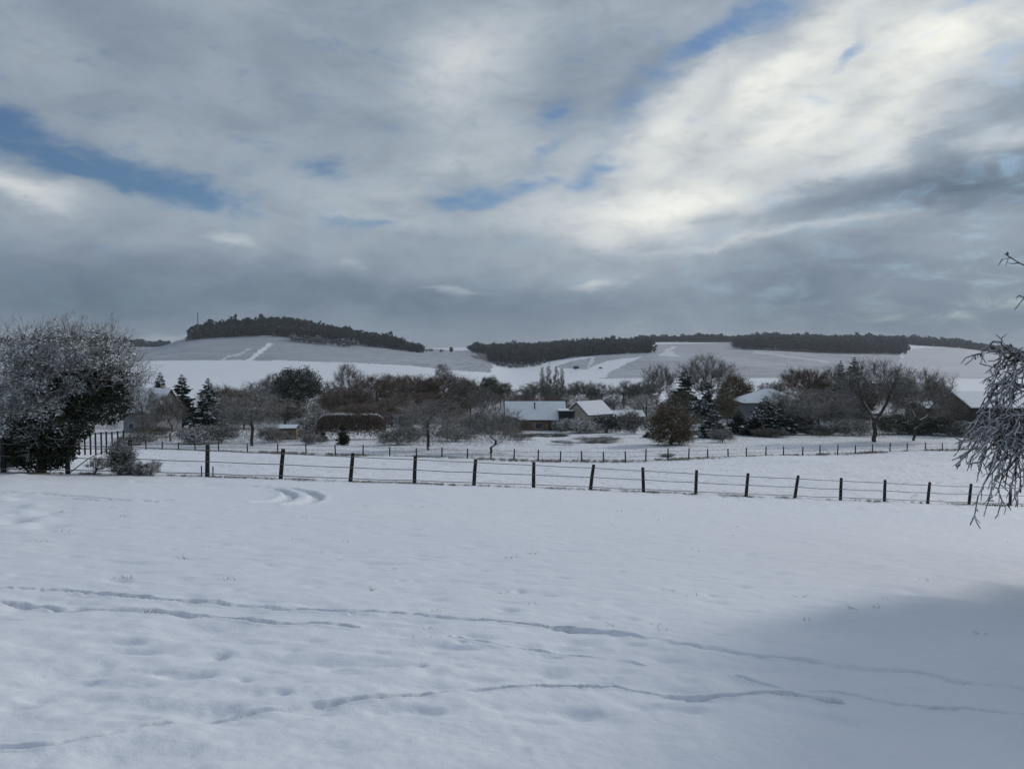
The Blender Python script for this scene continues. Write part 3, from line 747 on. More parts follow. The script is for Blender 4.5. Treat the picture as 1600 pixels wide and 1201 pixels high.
undergrowth('undergrowth', 'grey frosted scrub filling the tree belt between the countable trees', [(200,520,185,200,4.5,150),(330,520,240,275,6.5,170),(700,800,185,205,4.5,70),(730,1010,255,275,6.0,190),(740,1010,320,345,7,150),(1000,1150,205,235,5.5,120),(1220,1500,170,200,5.5,240),(1230,1500,225,250,6,150),(960,1060,165,180,3.5,60),(0,210,150,175,4.5,100)]+[(345,500,178,198,6,120),(1080,1240,160,180,3.2,70),(1260,1500,128,150,3.0,110)], 'twig_dark', 61)
undergrowth('undergrowth', 'russet brushwood under the brown thicket left of the timber house', [(495,735,190,225,5.5,330),(500,740,250,290,7,260)], 'twig_brown', 62)

undergrowth('undergrowth', 'low whitish frosted scrub just behind the far fence on its left half', [(212,436,106,128,2.0,110),(463,500,104,122,1.8,24),(595,812,100,128,2.2,130),(690,800,135,160,3.2,50)], 'twig', 63)

# ------------------------------------------------------------------ haze
mh = bpy.data.materials.new('pale_air'); mh.use_nodes = True; gg = NG(mh.node_tree); gg.n.clear()
oo = gg.new('ShaderNodeOutputMaterial'); pvn = gg.new('ShaderNodeVolumePrincipled'); gg.l.new(pvn.outputs[0], oo.inputs['Volume'])
pvn.inputs['Density'].default_value = .00008; pvn.inputs['Color'].default_value = (.80,.88,1.0,1); pvn.inputs['Anisotropy'].default_value = .2
hb = MB(); hb.box(-14500, 14500, -14500, 14500, -90, 110); hz = hb.build('haze', mh); tag(hz, kind='stuff')
#@@NEXT
# ------------------------------------------------------------------ the radio mast on the hill
def mast():
    b = ground_at(311, 1620); top = ray(311, 488)[1]*1620; h = top-b.z
    e = empty('radio_mast', b); tag(e, 'thin lattice radio mast at the left end of the hill wood', 'mast')
    m = MB(); s = 1.6
    for k in range(3):
        a = k*2.094; m.tube([(math.cos(a)*s, math.sin(a)*s, -2), (math.cos(a)*.5, math.sin(a)*.5, h)], .28, 4)
    zz = 0
    while zz < h-4:
        t = zz/h; r0 = s*(1-t)+.5*t; t2 = (zz+4)/h; r1 = s*(1-t2)+.5*t2
        for k in range(3):
            a = k*2.094; a2 = (k+1)*2.094
            m.tube([(math.cos(a)*r0, math.sin(a)*r0, zz), (math.cos(a2)*r1, math.sin(a2)*r1, zz+4)], .14, 3)
        zz += 4
    steel = plain('galvanised_steel', (.16,.17,.18)); m.build('lattice', steel, e)
    a = MB(); a.tube([(0,0,h-8),(0,0,h+3)], .2, 5); a.box(-.9,.9,-.3,.3,h-7,h-5); a.build('antenna', steel, e)
mast()

# ------------------------------------------------------------------ buildings
roof_snow = plain('roof_snow', (.80,.83,.88), (.74,.77,.82), scale=1.2, rough=.6)
tile = plain('dark_roof_edge', (.055,.05,.05), (.035,.032,.033))
beige = plain('beige_render', (.42,.37,.30), (.34,.30,.245), scale=.6)
greyw = plain('grey_render', (.20,.205,.22), (.16,.165,.175), scale=.5)
timber = plain('orange_timber_cladding', (.26,.16,.09), (.13,.09,.06), scale=1.2)
darkc = plain('dark_cladding', (.035,.038,.043), (.022,.024,.028), scale=1)
brownw = plain('brown_barn_boards', (.085,.068,.052), (.05,.042,.035), scale=.7)
glass = plain('dark_window_glass', (.03,.035,.045), rough=.15, spec=.5); frame_m = plain('white_window_frame', (.55,.55,.55))
metal = plain('black_metal', (.02,.02,.022), rough=.5)
def gable_house(name, label, cat, px, d, length, width, wall_h, roof_h, yaw, wall_m, over=.5, snow=.22, windows=(), chimney=None, zoff=0., roof_m=None, doors=()):
    """long axis is local X; the front face looks towards -Y"""
    b = ground_at(px, d); e = empty(name, (b.x, b.y, b.z+zoff), R(yaw)); tag(e, label, cat)
    L2, W2 = length/2, width/2
    w = MB(); w.prism([(-L2,-W2,-1.2),(-L2,W2,-1.2),(-L2,W2,wall_h),(-L2,0,wall_h+roof_h),(-L2,-W2,wall_h)], (length,0,0)); w.build('wall', wall_m, e)
    sl = roof_h/W2; zo = wall_h-sl*over
    r = MB(); t = .16
    for s in (-1, 1):
        pr = [(-L2-over, s*(W2+over), zo+.004), (-L2-over, 0, wall_h+roof_h+.004), (-L2-over, 0, wall_h+roof_h+t), (-L2-over, s*(W2+over), zo+t)]
        if s > 0: pr = pr[::-1]
        r.prism(pr, (length+2*over,0,0))
    ro = r.build('roof', roof_m or tile, e)
    sn = MB()
    for s in (-1, 1):
        pr = [(-L2-over+.08, s*(W2+over-.06), zo+t+.006+.06*sl), (-L2-over+.08, 0, wall_h+roof_h+t+.006), (-L2-over+.08, 0, wall_h+roof_h+t+snow), (-L2-over+.08, s*(W2+over-.06), zo+t+snow*.85)]
        if s > 0: pr = pr[::-1]
        sn.prism(pr, (length+2*over-.16,0,0))
    sn.build('roof_snow', roof_snow, ro)
    for (cx, cz, ww, hh) in windows:
        f = MB(); f.box(cx-ww/2-.07, cx+ww/2+.07, -W2-.05, -W2+.02, cz-hh/2-.07, cz+hh/2+.07); fo = f.build('window', frame_m, e)
        p = MB(); p.box(cx-ww/2, cx+ww/2, -W2-.065, -W2-.045, cz-hh/2, cz+hh/2); p.build('pane', glass, fo)
    for (cx, ww, hh) in doors:
        f = MB(); f.box(cx-ww/2, cx+ww/2, -W2-.06, -W2+.02, 0, hh); f.build('door', darkc, e)
    if chimney:
        cx, cy, ch, cr = chimney; c = MB(); zb = wall_h+roof_h*(1-abs(cy)/W2)-.3
        if cr < .3: c.tube([(cx,cy,zb),(cx,cy,zb+ch)], cr, 10); c.tube([(cx,cy,zb+ch-.1),(cx,cy,zb+ch+.14)], cr*1.6, 10)
        else: c.box(cx-cr, cx+cr, cy-cr, cy+cr, zb, zb+ch); c.box(cx-cr-.06, cx+cr+.06, cy-cr-.06, cy+cr+.06, zb+ch, zb+ch+.12)
        c.build('chimney', metal if cr < .3 else beige, ro)
    return e
def zat(px, py, d): return ray(px, py)[1]*d
# long low house with timber front: ridge row 628, eaves row 657
D1 = 172; gz = ground_at(836, D1).z
eave = zat(836, 657, D1-5)-gz; ridge = zat(836, 627.5, D1)-gz
h1 = gable_house('house', 'long low house with timber front and snowy roof carrying a thin black flue', 'house', 836, D1, 12.6, 9.4, eave+.3, ridge-eave-.55, 1.5, timber,
    over=.55, windows=[(-4.3,1.25,1.3,1.1),(-2.0,1.2,1.1,1.2),(.6,1.2,1.5,1.2)], chimney=(-.2,-2.2,1.9,.13), doors=[(3.2,1.0,2.0)])
w = MB(); w.box(4.9, 8.0, -6.1, -1.2, -1, ridge-1.6); wo = w.build('annex', darkc, h1)
w = MB(); w.box(4.8, 8.1, -6.2, -1.1, ridge-1.59, ridge-1.42); w.build('annex_roof', roof_snow, wo)
w = MB(); w.box(5.9, 6.6, -6.17, -6.08, 1.9, 2.8); w.build('window', glass, wo)
D2 = 168; gz = ground_at(921, D2).z; ridge = zat(921, 627, D2)-gz; eave = zat(921, 649, D2-3)-gz
gable_house('house', 'beige house turning its blank gable wall to the long timber house', 'house', 921, D2, 7.2, 7.0, eave+.2, ridge-eave-.4, 38, beige, over=.35, windows=[(1.5,1.5,1.0,1.1),(-1.6,1.5,1.0,1.1)])
D3 = 150; gz = ground_at(243, D3).z; ridge = zat(243, 607, D3)-gz; eave = zat(243, 645, D3-4)-gz
gable_house('house', 'grey-walled house with steep snowy roof behind the big ivy bush', 'house', 238, D3, 7.0, 8.2, eave+.3, ridge-eave-.5, -8, greyw, windows=[(-1.8,1.5,1,1.1),(1.6,1.5,1,1.1)], chimney=(2.2,.2,1.2,.32))
D4 = 205; b4 = ground_at(1200, D4); z1 = zat(1200, 607, D4)-b4.z; z0 = zat(1200, 629, D4-6)-b4.z
e4 = empty('house', b4); tag(e4, 'wide low house with frosted hipped roof behind the dark spruces', 'house')
w = MB(); w.box(-7.6, 7.6, -6, 6, -1.5, z0+.1); w.build('wall', greyw, e4)
hip = snowy('frosted_hip_roof', (.12,.13,.11), (.17,.17,.15), snow=.75, lo=.2, hi=.95, scale=.7, nscale=.35)
w = MB(); a_ = 8.5; c_ = 6.8; w.poly([(-a_,-c_,z0),(a_,-c_,z0),(a_,c_,z0),(-a_,c_,z0),(-1.0,0,z1),(1.0,0,z1),(-a_,-c_,z0-.2),(a_,-c_,z0-.2),(a_,c_,z0-.2),(-a_,c_,z0-.2)], [(0,1,5,4),(1,2,5),(2,3,4,5),(3,0,4),(6,7,1,0),(7,8,2,1),(8,9,3,2),(9,6,0,3),(9,8,7,6)]); w.build('roof', hip, e4)
D5 = 150; gz = ground_at(1570, D5).z; ridge = zat(1570, 612, D5)-gz; eave = zat(1570, 637, D5-5)-gz
gable_house('barn', 'long brown barn with broad snowy roof at the right edge', 'barn', 1592, D5, 24, 12, eave+.3, ridge-eave-.5, -2, brownw, over=.9, windows=[(-8,1.6,1.6,1.0)], doors=[(-3.5,3.4,3.0)])
D6 = 158; gz = ground_at(1468, D6).z
gable_house('shed', 'low brown lean-to shed joined between the bare trees and the barn', 'shed', 1462, D6, 8, 8, zat(1462,636,D6)-gz, .9, 2, brownw, over=.5, doors=[(0,2.2,2.1)])
D7 = 118; gz = ground_at(450, D7).z
gable_house('shed', 'tiny orange-walled garden shed with a snowy lid behind the far fence', 'shed', 450, D7, 2.6, 2.0, zat(450,668,D7)-gz-.15, .35, 4, plain('faded_orange_boards', (.26,.18,.12), (.17,.125,.09), scale=3), over=.15, snow=.14, doors=[(.3,.8,1.3)])
D8 = 215; gz = ground_at(1080, D8).z
gable_house('house', 'low house whose snowy roof shows behind the rusty tree', 'house', 1078, D8, 15, 8, zat(1078,636,D8)-gz, 1.3, 3, greyw, over=.4, windows=[(3,1.4,1.2,1.1)])
D9 = 190; gz = ground_at(985, D9).z
gable_house('shed', 'grey shed with a snowy roof just right of the beige house', 'shed', 978, D9, 8, 6, zat(978,650,D9)-gz, 1.1, 4, greyw, over=.3, doors=[(-1,1.2,2)])

# ------------------------------------------------------------------ fences
def post_fence(name, label, posts, wire_h, post_h, rad, d_of, group=None, wire_r=.008, sag=.03):
    """posts: (px, top shift m, height factor)"""
    px0, d0 = posts[0][0], d_of(posts[0][0]); o = ground_at(px0, d0)
    e = empty(name, o); tag(e, label, 'fence', group); tops = []; feet = []
    for i, (px, lean, hf) in enumerate(posts):
        d = d_of(px); g_ = ground_at(px, d); foot = g_-o; a = rnd.uniform(0, .3)
        h = post_h*hf; m = MB(); kx = rnd.uniform(-.015,.015); ky = rnd.uniform(-.03,.03)
        pts = [foot+Vector((0,0,-.4)), foot+Vector((kx,0,.02)), foot+Vector((lean*.45+kx,ky*.5,h*.5)), foot+Vector((lean,ky,h))]
        m.tube(pts, [rad*1.05, rad*1.05, rad, rad*.93], 9); m.build('post', M['post'], e, smooth=False)
        feet.append(foot); tops.append((foot, lean, ky, h))
    for wh in wire_h:
        m = MB(); pts = []
        for i in range(len(tops)):
            f, ln, ky, h = tops[i]; off = Vector((ln*wh, ky*wh-rad-.006, wh*post_h*1.0)); p = f+off
            if i:
                q = pts[-1]; mid = (q+p)/2-Vector((0,0,sag*rnd.uniform(.3,1.3))); pts.append(mid)
            pts.append(p)
        m.tube(pts, wire_r, 4); m.build('wire', M['wire'], e)
    return e
dn = lambda px: float(np.interp(px, NEAR[:,0], NEAR[:,1])); df = lambda px: float(np.interp(px, FAR[:,0], FAR[:,1]))
near_posts = [(-250,.0,1),(-120,.02,1),(2,.0,1),(103,.02,1),(199,.06,1.05),(321,.03,1.02),(436.5,.11,1.0),(545.5,.13,.98),(647,.04,.97),(740.5,.07,.96),(834,.01,.96),(924,.13,.98),(1007,-.05,.98),(1089,.03,1.0),(1168,.09,.99),(1245,.17,.99),(1317,.03,.98),(1386,.02,.98),(1454,.08,.98),(1519,.10,.98),(1584,.02,1),(1650,.02,1),(1716,.02,1),(1780,.05,1)]
post_fence('wire_fence', 'nearer pasture fence of dark leaning wooden posts across the snow', near_posts, (.13,.50,.86), 1.2, .080, dn, wire_r=.015)
far_posts = [(x, rnd.uniform(-.05,.05), rnd.uniform(.88,1.08)) for x in
  (226,251,277,303,340,385,432,477,523,566,608,650,690,730,767,803,841,876,909,944,978,1010,1045,1077,1107,1139,1168,1198,1226,1256,1283,1311,1339,1365,1393,1420,1448,1475,1502,1530,1560,1590,1622,1655)]
post_fence('wire_fence', 'farther pasture fence of small grey posts below the trees', far_posts, (.45,.85), 1.12, .07, df, wire_r=.014)
# picket paddock beside the big bush
def pickets():
    d0 = 62; o = ground_at(118, d0); e = empty('picket_fence', o); tag(e, 'short row of dark upright pickets with a top rail beside the ivy bush', 'fence')
    tops = []
    for px in (112,121,130,139,147,156,164,173,182,191):
        g_ = ground_at(px, d0+(px-112)*.05); zt = ray(px, 680)[1]*d0; m = MB(); f = g_-o; h = zt-g_.z+rnd.uniform(-.05,.05)
        m.box(f.x-.06, f.x+.06, f.y-.03, f.y+.03, f.z-.3, f.z+h); m.build('picket', M['post'], e); tops.append(f+Vector((0,-.05,h-.08)))
    m = MB(); m.tube(tops, .025, 4); m.build('rail', M['post'], e)
    
pickets()
for (px, dx, lab) in ((312,.0,'thin short stake left of the third near fence post'),(330,.0,'thin short stake right of the third near fence post')):
    g_ = ground_at(px, dn(321)-.1); m = MB(); m.tube([(0,0,-.2),(.01,0,.42)], .022, 6); o = m.build('stake', M['post']); o.location = g_; tag(o, 'thin short stake in the snow just %s of the second full fence post' % ('left' if px < 320 else 'right'), 'stake')

# dead grass along the fences
def grass_strip(name, ctrl, n, width, hgt, seed, kind=None):
    rng = np.random.default_rng(seed); px = rng.uniform(-100, 1700, n)
    d = np.interp(px, ctrl[:,0], ctrl[:,1])+rng.normal(size=n)*width
    clump = vnoise(px, d*0, .03, seed)+.9*vnoise(px, d*2, .22, seed+1)+rng.normal(size=n)*.14 > .04; px = px[clump]; d = d[clump]
    X = (px-800)/F*d; Z = height(X, d); n = len(X); base_ = np.stack([X, d, Z-.02], 1)
    tip = base_+np.stack([rng.normal(size=n)*hgt*.6, rng.normal(size=n)*hgt*.4, hgt*rng.uniform(.4,1.2,n)], 1)
    v, f = segs(base_, tip, np.full(n, hgt*.07), np.full(n, hgt*.02), 3); b = Bag(); b.add(v, f)
    o = link(name, b.mesh(name, [M['grass']])); tag(o, kind='stuff'); return o
grass_strip('dry_grass', NEAR, 20000, .34, .09, 3)
grass_strip('dry_grass', FAR, 26000, 1.0, .24, 4)

def poking_grass():
    rng = np.random.default_rng(19); P0 = []; P1 = []
    for k in range(60):
        px = rng.uniform(0, 1600); py = 775+rng.uniform()**1.3*230; gx, gy = ground_point(px, py); gz = gh(gx, gy)
        for j in range(rng.integers(2, 7)):
            a = np.array([gx+rng.normal()*.05, gy+rng.normal()*.02, gz-.02]); P0.append(a); P1.append(a+np.array([rng.normal()*.04, rng.normal()*.03, rng.uniform(.03,.06)]))
    n = len(P0); v, f = segs(np.array(P0), np.array(P1), np.full(n,.003), np.full(n,.0012), 3); b = Bag(); b.add(v, f)
    o = link('dry_grass', b.mesh('dry_grass', [M['grass']])); tag(o, kind='stuff')
poking_grass()

# ------------------------------------------------------------------ planted things: (name, category, kind, px, depth, width px, top px, label)
PL = [
 # row just behind the far fence, left to right
 ('bare_tree','tree','bare3',392,104,118,598,'frosted bare tree left of the tiny orange shed, its dark trunk forked low'),
 ('bare_tree','tree','bare1',668,92,125,616,'wide frosted tree in front of the brown thicket, behind the far fence'),
 ('bare_tree','tree','bare2',767,86,112,632,'frosted tree with slim dark trunk standing left of the long timber house'),
 ('rusty_tree','tree','rust',1050,108,84,626,'rounded tree still holding rusty olive leaves, hanging low over the snow'),
 ('bare_tree','tree','vee',1368,118,150,556,'tall bare tree whose dark trunk forks into a wide V'),
 ('bare_tree','tree','bare2',1430,122,118,570,'frosted bare tree between the V-forked tree and the barn'),
 ('bare_tree','tree','bare3',1240,140,100,598,'low frosted tree with a thin trunk right of the dark spruces'),
 ('bare_tree','tree','bare1',1300,150,96,600,'frosted tree standing left of the tall V-forked tree'),
 ('bare_tree','tree','bare2',1484,137,52,612,'slight frosted tree rising right in front of the brown lean-to'),
 ('spruce','tree','spruce1',1116,128,72,636,'snow-dusted young spruce nearest the rusty tree'),
 ('spruce','tree','spruce2',1155,142,64,640,'darkest small spruce between two snowy ones'),
 ('spruce','tree','spruce3',1197,138,84,616,'broad spruce with snow-laden boughs, tallest of the spruce row'),
 ('spruce','tree','spruce1',1222,140,64,620,'narrow spruce touching the right side of the broad snowy spruce'),
 ('spruce','tree','spruce2',1178,136,58,650,'short spruce squeezed in front of the broad snowy spruce'),
 ('spruce','tree','spruce2',1252,156,64,618,'dark spruce at the right end of the spruce row'),
 ('spruce','tree','spruce2',284,172,74,580,'dark spruce rising behind the grey-walled house, left one of two'),
 ('spruce','tree','spruce1',325,136,76,586,'snow-dusted spruce with pointed top, right one beside the grey-walled house'),
 ('spruce','tree','spruce2',250,180,60,577,'dark spruce tip showing just above the snowy roof of the grey house'),
 ('bare_tree','tree','bare2',264,112,64,612,'small leafless tree in front of the grey house wall'),
 ('spruce','tree','spruce2',535,104,30,658,'very small dark conifer before the clipped brown hedge'),
 ('spruce','tree','spruce2',504,112,20,672,'tiny dark conifer left of the clipped brown hedge'),
 ('spruce','tree','spruce2',1013,128,22,673,'tiny dark conifer immediately left of the rusty tree'),
 ('bare_tree','tree','bare1',222,118,84,598,'frosted tree veiling the left half of the grey house'),
 # shrubs and hedges around the houses
 ('frosted_shrub','shrub','shrub4',906,150,78,651,'greenish frosted shrub in front of the beige gable wall'),
 ('frosted_shrub','shrub','shrub3',948,152,70,648,'dark green shrub dusted with frost right of the beige house'),
 ('frosted_shrub','shrub','shrub2',930,118,80,682,'low brown-grey bush lying in front of the house garden'),
 ('frosted_shrub','shrub','shrub1',992,140,52,638,'tall pale frosted shrub between the beige house and the rusty tree'),
 ('frosted_shrub','shrub','shrub3',865,136,50,681,'low dark hedge bush on the white bank below the timber house'),
 ('frosted_shrub','shrub','shrub3',838,138,34,683,'smallest dark bush at the left end of the bank under the timber house'),
 ('frosted_shrub','shrub','shrub4',880,112,40,693,'small pale tuft-like shrub just behind the far fence, before the white bank'),
 ('frosted_shrub','shrub','shrub1',1130,116,46,668,'pale grey shrub at the foot of the first spruce'),
 ('frosted_shrub','shrub','shrub4',712,120,60,662,'frosted shrub right of the wide frosted tree'),
 ('frosted_shrub','shrub','shrub1',735,150,64,640,'grey frosted bush behind the gap between the two middle frosted trees'),
 ('frosted_shrub','shrub','shrub4',480,128,64,644,'pale frosted bush between the orange shed and the clipped hedge'),
 ('frosted_shrub','shrub','shrub1',430,112,54,664,'frosted bush hiding the left corner of the orange shed'),
 ('frosted_shrub','shrub','shrub1',490,106,40,676,'small frosted bush right of the orange shed'),
 ('frosted_shrub','shrub','shrub4',300,108,70,664,'frosted bush in front of the snow-dusted pointed spruce'),
 ('frosted_shrub','shrub','shrub3',236,128,60,664,'dark low hedge under the wall of the grey house'),
 ('frosted_shrub','shrub','shrub1',345,112,60,660,'frosted bush between the pointed spruce and the low-forked bare tree'),
 ('frosted_shrub','shrub','shrub1',215,104,60,672,'frosted bush close to the right side of the ivy bush'),
 ('frosted_shrub','shrub','shrub3',1275,142,70,664,'dark scrubby bush under the frosted trees right of the spruces'),
 ('frosted_shrub','shrub','shrub1',1335,138,80,652,'frosted scrub behind the dark foot of the V-forked tree'),
 ('frosted_shrub','shrub','shrub3',1405,142,80,646,'dark scrub filling the gap between the two big bare trees'),
 ('frosted_shrub','shrub','shrub3',1455,140,80,646,'dark scrub under the lean-to beside the barn'),
 ('frosted_shrub','shrub','shrub1',1515,136,70,655,'grey scrub in front of the left part of the barn'),
 ('frosted_shrub','shrub','shrub2',1205,132,60,668,'small brown bush at the feet of the spruce row'),
 ('frosted_shrub','shrub','shrub4',1045,84,30,707,'small snowy bramble growing on the far fence line below the rusty tree'),
 ('frosted_shrub','shrub','shrub1',620,104,70,664,'frosted bush between the clipped hedge and the wide frosted tree'),
 ('frosted_shrub','shrub','shrub3',790,150,56,650,'dark green bush at the left corner of the timber house'),
 ('frosted_shrub','shrub','shrub2',815,128,44,676,'low brown bush left of the white bank'),
 ('frosted_shrub','shrub','shrub2',812,158,44,653,'brown bush against the left end of the orange timber wall'),
 ('frosted_shrub','shrub','shrub4',876,158,34,655,'pale bush in front of the dark annex of the timber house'),
 # middle distance, left to right
 ('bare_tree','tree','bare1',20,180,130,592,'frosted tree seen behind the left flank of the ivy bush'),
 ('bare_tree','tree','bare2',150,200,110,596,'frosted tree behind the right half of the ivy bush'),
 ('bare_tree','tree','brown2',350,190,90,600,'brown-grey leafless tree behind the pointed spruce'),
 ('bare_tree','tree','dark1',400,225,110,594,'grey-green bare tree behind the low-forked bare tree'),
 ('round_tree','tree','green',465,232,84,568,'dense dark green round tree in the left of the tree belt'),
 ('bare_tree','tree','bare2',430,300,60,580,'thin pale tree peeping over behind the dark green round tree'),
 ('bare_tree','tree','bare1',545,262,56,561,'small round-headed bare tree standing above the belt against the white field'),
 ('bare_tree','tree','dark1',515,240,70,592,'dull grey tree between the dark green round tree and the russet thicket'),
 ('russet_tree','tree','brown1',540,205,90,602,'russet leafless tree above the left end of the clipped hedge'),
 ('russet_tree','tree','brown2',590,235,110,583,'russet leafless tree above the middle of the clipped hedge'),
 ('russet_tree','tree','brown1',640,245,110,579,'tallest russet tree in the middle of the brown thicket'),
 ('russet_tree','tree','brown2',695,250,110,582,'russet tree at the right of the brown thicket'),
 ('russet_tree','tree','brown2',612,175,100,622,'low russet tree in the front of the brown thicket'),
 ('russet_tree','tree','brown1',660,200,90,608,'russet tree behind the wide frosted tree'),
 ('russet_tree','tree','brown1',560,165,80,628,'low russet tree directly behind the clipped hedge'),
 ('bare_tree','tree','bare1',692,420,32,564,'tiny round bare tree standing alone behind the brown thicket'),
 ('bare_tree','tree','dark1',735,232,70,588,'grey-brown tree at the right end of the brown thicket'),
 ('round_tree','tree','olive',722,262,60,586,'dark olive leafy tree behind the right end of the brown thicket'),
 ('round_tree','tree','olive',700,200,70,612,'dull olive tree rising above the grey frosted bush'),
 ('bare_tree','tree','bare2',755,200,60,604,'frosted tree left of the timber house gable'),
 ('round_tree','tree','olive',782,285,44,592,'small olive tree above the left end of the timber house roof'),
 ('round_tree','tree','green',764,300,32,584,'small dark green tree peeping out behind the olive one'),
 ('bare_tree','tree','dark1',812,270,54,604,'grey tree behind the left part of the timber house roof'),
 ('bare_tree','tree','dark2',838,285,60,594,'grey tree at the foot of the poplars'),
 ('bare_tree','tree','dark1',875,290,66,598,'grey-green tree right behind the timber house flue'),
 ('bare_tree','tree','dark2',908,295,62,593,'grey-green tree over the beige gable'),
 ('bare_tree','tree','dark1',940,285,64,596,'grey-green tree over the right roof slope of the beige house'),
 ('bare_tree','tree','dark1',975,290,66,592,'grey-green tree above the grey shed'),
 ('bare_tree','tree','dark2',1005,280,60,594,'grey-green tree left of the tall frosted group'),
 ('bare_tree','tree','dark1',960,235,60,618,'lower dark tree behind the grey shed roof'),
 ('bare_tree','tree','dark1',925,230,56,617,'lower dark tree directly behind the beige ridge'),
 ('bare_tree','tree','brown1',812,240,60,618,'low brown tree directly above the timber house roof'),
 ('bare_tree','tree','brown2',862,235,70,617,'low brown tree directly behind the gap between the two houses'),
 ('poplar','tree','poplar',847,345,11,572,'leftmost of the four slender poplars against the snowy fields'),
 ('poplar','tree','poplar',857,340,13,570,'second and stoutest poplar from the left, against the snowy fields'),
 ('poplar','tree','poplar',869,345,12,571,'third poplar from the left of the four slender ones'),
 ('poplar','tree','poplar',878,350,10,573,'rightmost and thinnest of the four slender poplars'),
 ('bare_tree','tree','bare2',1030,235,66,565,'tall frosted tree at the left of the group above the rusty tree'),
 ('spruce','tree','spruce2',1070,222,70,572,'dark conifer between the tall frosted trees above the rusty tree'),
 ('bare_tree','tree','bare2',1105,228,104,549,'tallest and widest frosted tree of the belt, above the rusty tree'),
 ('pine','tree','pine',1103,196,66,586,'snow-covered broad pine under the tallest frosted tree'),
 ('round_tree','tree','rust',1150,215,66,582,'brownish leafy tree on the right flank of the tallest frosted tree'),
 ('round_tree','tree','gold',1137,182,46,610,'yellow-green leafy tree left of the wide low house'),
 ('round_tree','tree','olive',1062,190,50,606,'dark olive tree above the rusty tree'),
 ('bare_tree','tree','bare1',1010,200,60,612,'pale frosted tree left of the dark olive tree'),
 ('bare_tree','tree','bare1',1196,300,30,594,'small frosted tree peeping over the ridge of the wide low house'),
 ('bare_tree','tree','dark2',1218,300,30,592,'small grey tree just right of the wide low house ridge'),
 ('bare_tree','tree','brown1',1262,205,84,567,'brown-grey bare tree at the left of the right-hand group'),
 ('bare_tree','tree','dark1',1300,215,76,572,'grey-brown tree behind the left shoulder of the V-forked tree'),
 ('spruce','tree','spruce2',1313,200,56,558,'dark narrow conifer top left of the pair above the right-hand trees'),
 ('spruce','tree','spruce2',1334,192,80,553,'dark broader conifer top, highest of the right-hand trees'),
 ('round_tree','tree','olive',1345,178,84,585,'olive leafy tree behind the fork of the V-forked tree'),
 ('bare_tree','tree','dark2',1400,200,70,584,'grey tree between the V-forked tree and its right neighbour'),
 ('bare_tree','tree','dark1',1455,205,70,580,'dark grey tree above the roof of the lean-to'),
 ('bare_tree','tree','brown1',1280,170,80,605,'brown-grey tree in front of the left right-hand group'),
 ('round_tree','tree','olive',445,175,80,622,'dull olive tree above the tiny orange shed'),
 ('bare_tree','tree','bare3',380,160,80,628,'pale frosted tree low behind the low-forked bare tree'),
 ('bare_tree','tree','bare1',1230,178,60,612,'frosted tree above the right end of the spruce row'),
 # hedgerow specks on the far slopes
 ('bare_tree','tree','green',900,1150,10,571,'dark speck of a bush on the white slope below the middle wood'),
 ('bare_tree','tree','green',938,1150,7,573,'smaller dark bush right of the speck under the middle wood'),
 ('bare_tree','tree','green',705,1700,7,541,'lone dark tree at the right end of the thin row in the gap'),
 ('bare_tree','tree','dark1',690,1700,8,545,'middle tree of the thin row in the gap between the woods'),
 ('bare_tree','tree','dark1',672,1700,12,544,'widest tree of the thin row, next to the hill wood'),
 ('bare_tree','tree','green',754,1250,7,573,'left tree of the pair by the lane below the middle wood'),
 ('bare_tree','tree','green',763,1240,6,575,'right tree of the pair by the lane below the middle wood'),
]
for (nm, cat, kd, px, d, wp, top, lab) in PL: plant(nm, cat, lab, kd, px, d, wp, top)

# clipped brown hedge with a snowy top
def hedge():
    d = 118; b = ground_at(548, d); e = empty('clipped_hedge', b); tag(e, 'long brown clipped hedge with rounded top and a line of snow', 'hedge')
    rng = np.random.default_rng(77); n = 16000; W = 10.4; H = ray(548, 647)[1]*d-b.z; D = 2.2
    x = rng.uniform(-W/2, W/2, n); a = rng.uniform(0, math.pi, n)
    hh = H*(1-.30*np.abs(x/(W/2))**9)*(1+.05*vnoise(x, x*0, .9, 5)); y = np.cos(a)*D/2; z = np.where(np.sin(a) > .0, hh*np.sin(a)**.35, 0)*rng.uniform(.2,1,n)**.5
    p = np.stack([x, y, z], 1)+rng.normal(size=(n,3))*.08
    v, f = leaves(p, .10, rng); bg_ = Bag(); bg_.add(v, f, 0)
    t = p+unit(rng.normal(size=(n,3))+np.array([0,0,1]))*.25; v, f = segs(p[:6000], t[:6000], np.full(6000,.012), np.full(6000,.006), 3); bg_.add(v, f, 1)
    link('foliage', bg_.mesh('foliage', [M['twig_brown'], M['twig']]), e)
    m = 600; x = rng.uniform(-W/2*.96, W/2*.96, m); x = x[vnoise(x, x*0, 1.4, 6)+rng.normal(size=m)*.15 > -.18]; m = len(x); hh = H*(1-.30*np.abs(x/(W/2))**9)*(1+.05*vnoise(x, x*0, .9, 5)); p = np.stack([x, rng.normal(size=m)*.3, hh+.02+rng.normal(size=m)*.08], 1)
    v, f = leaves(p, .11, rng, .8); b2 = Bag(); b2.add(v, f); link('snow_cap', b2.mesh('snow_cap', [roof_snow]), e)
hedge()

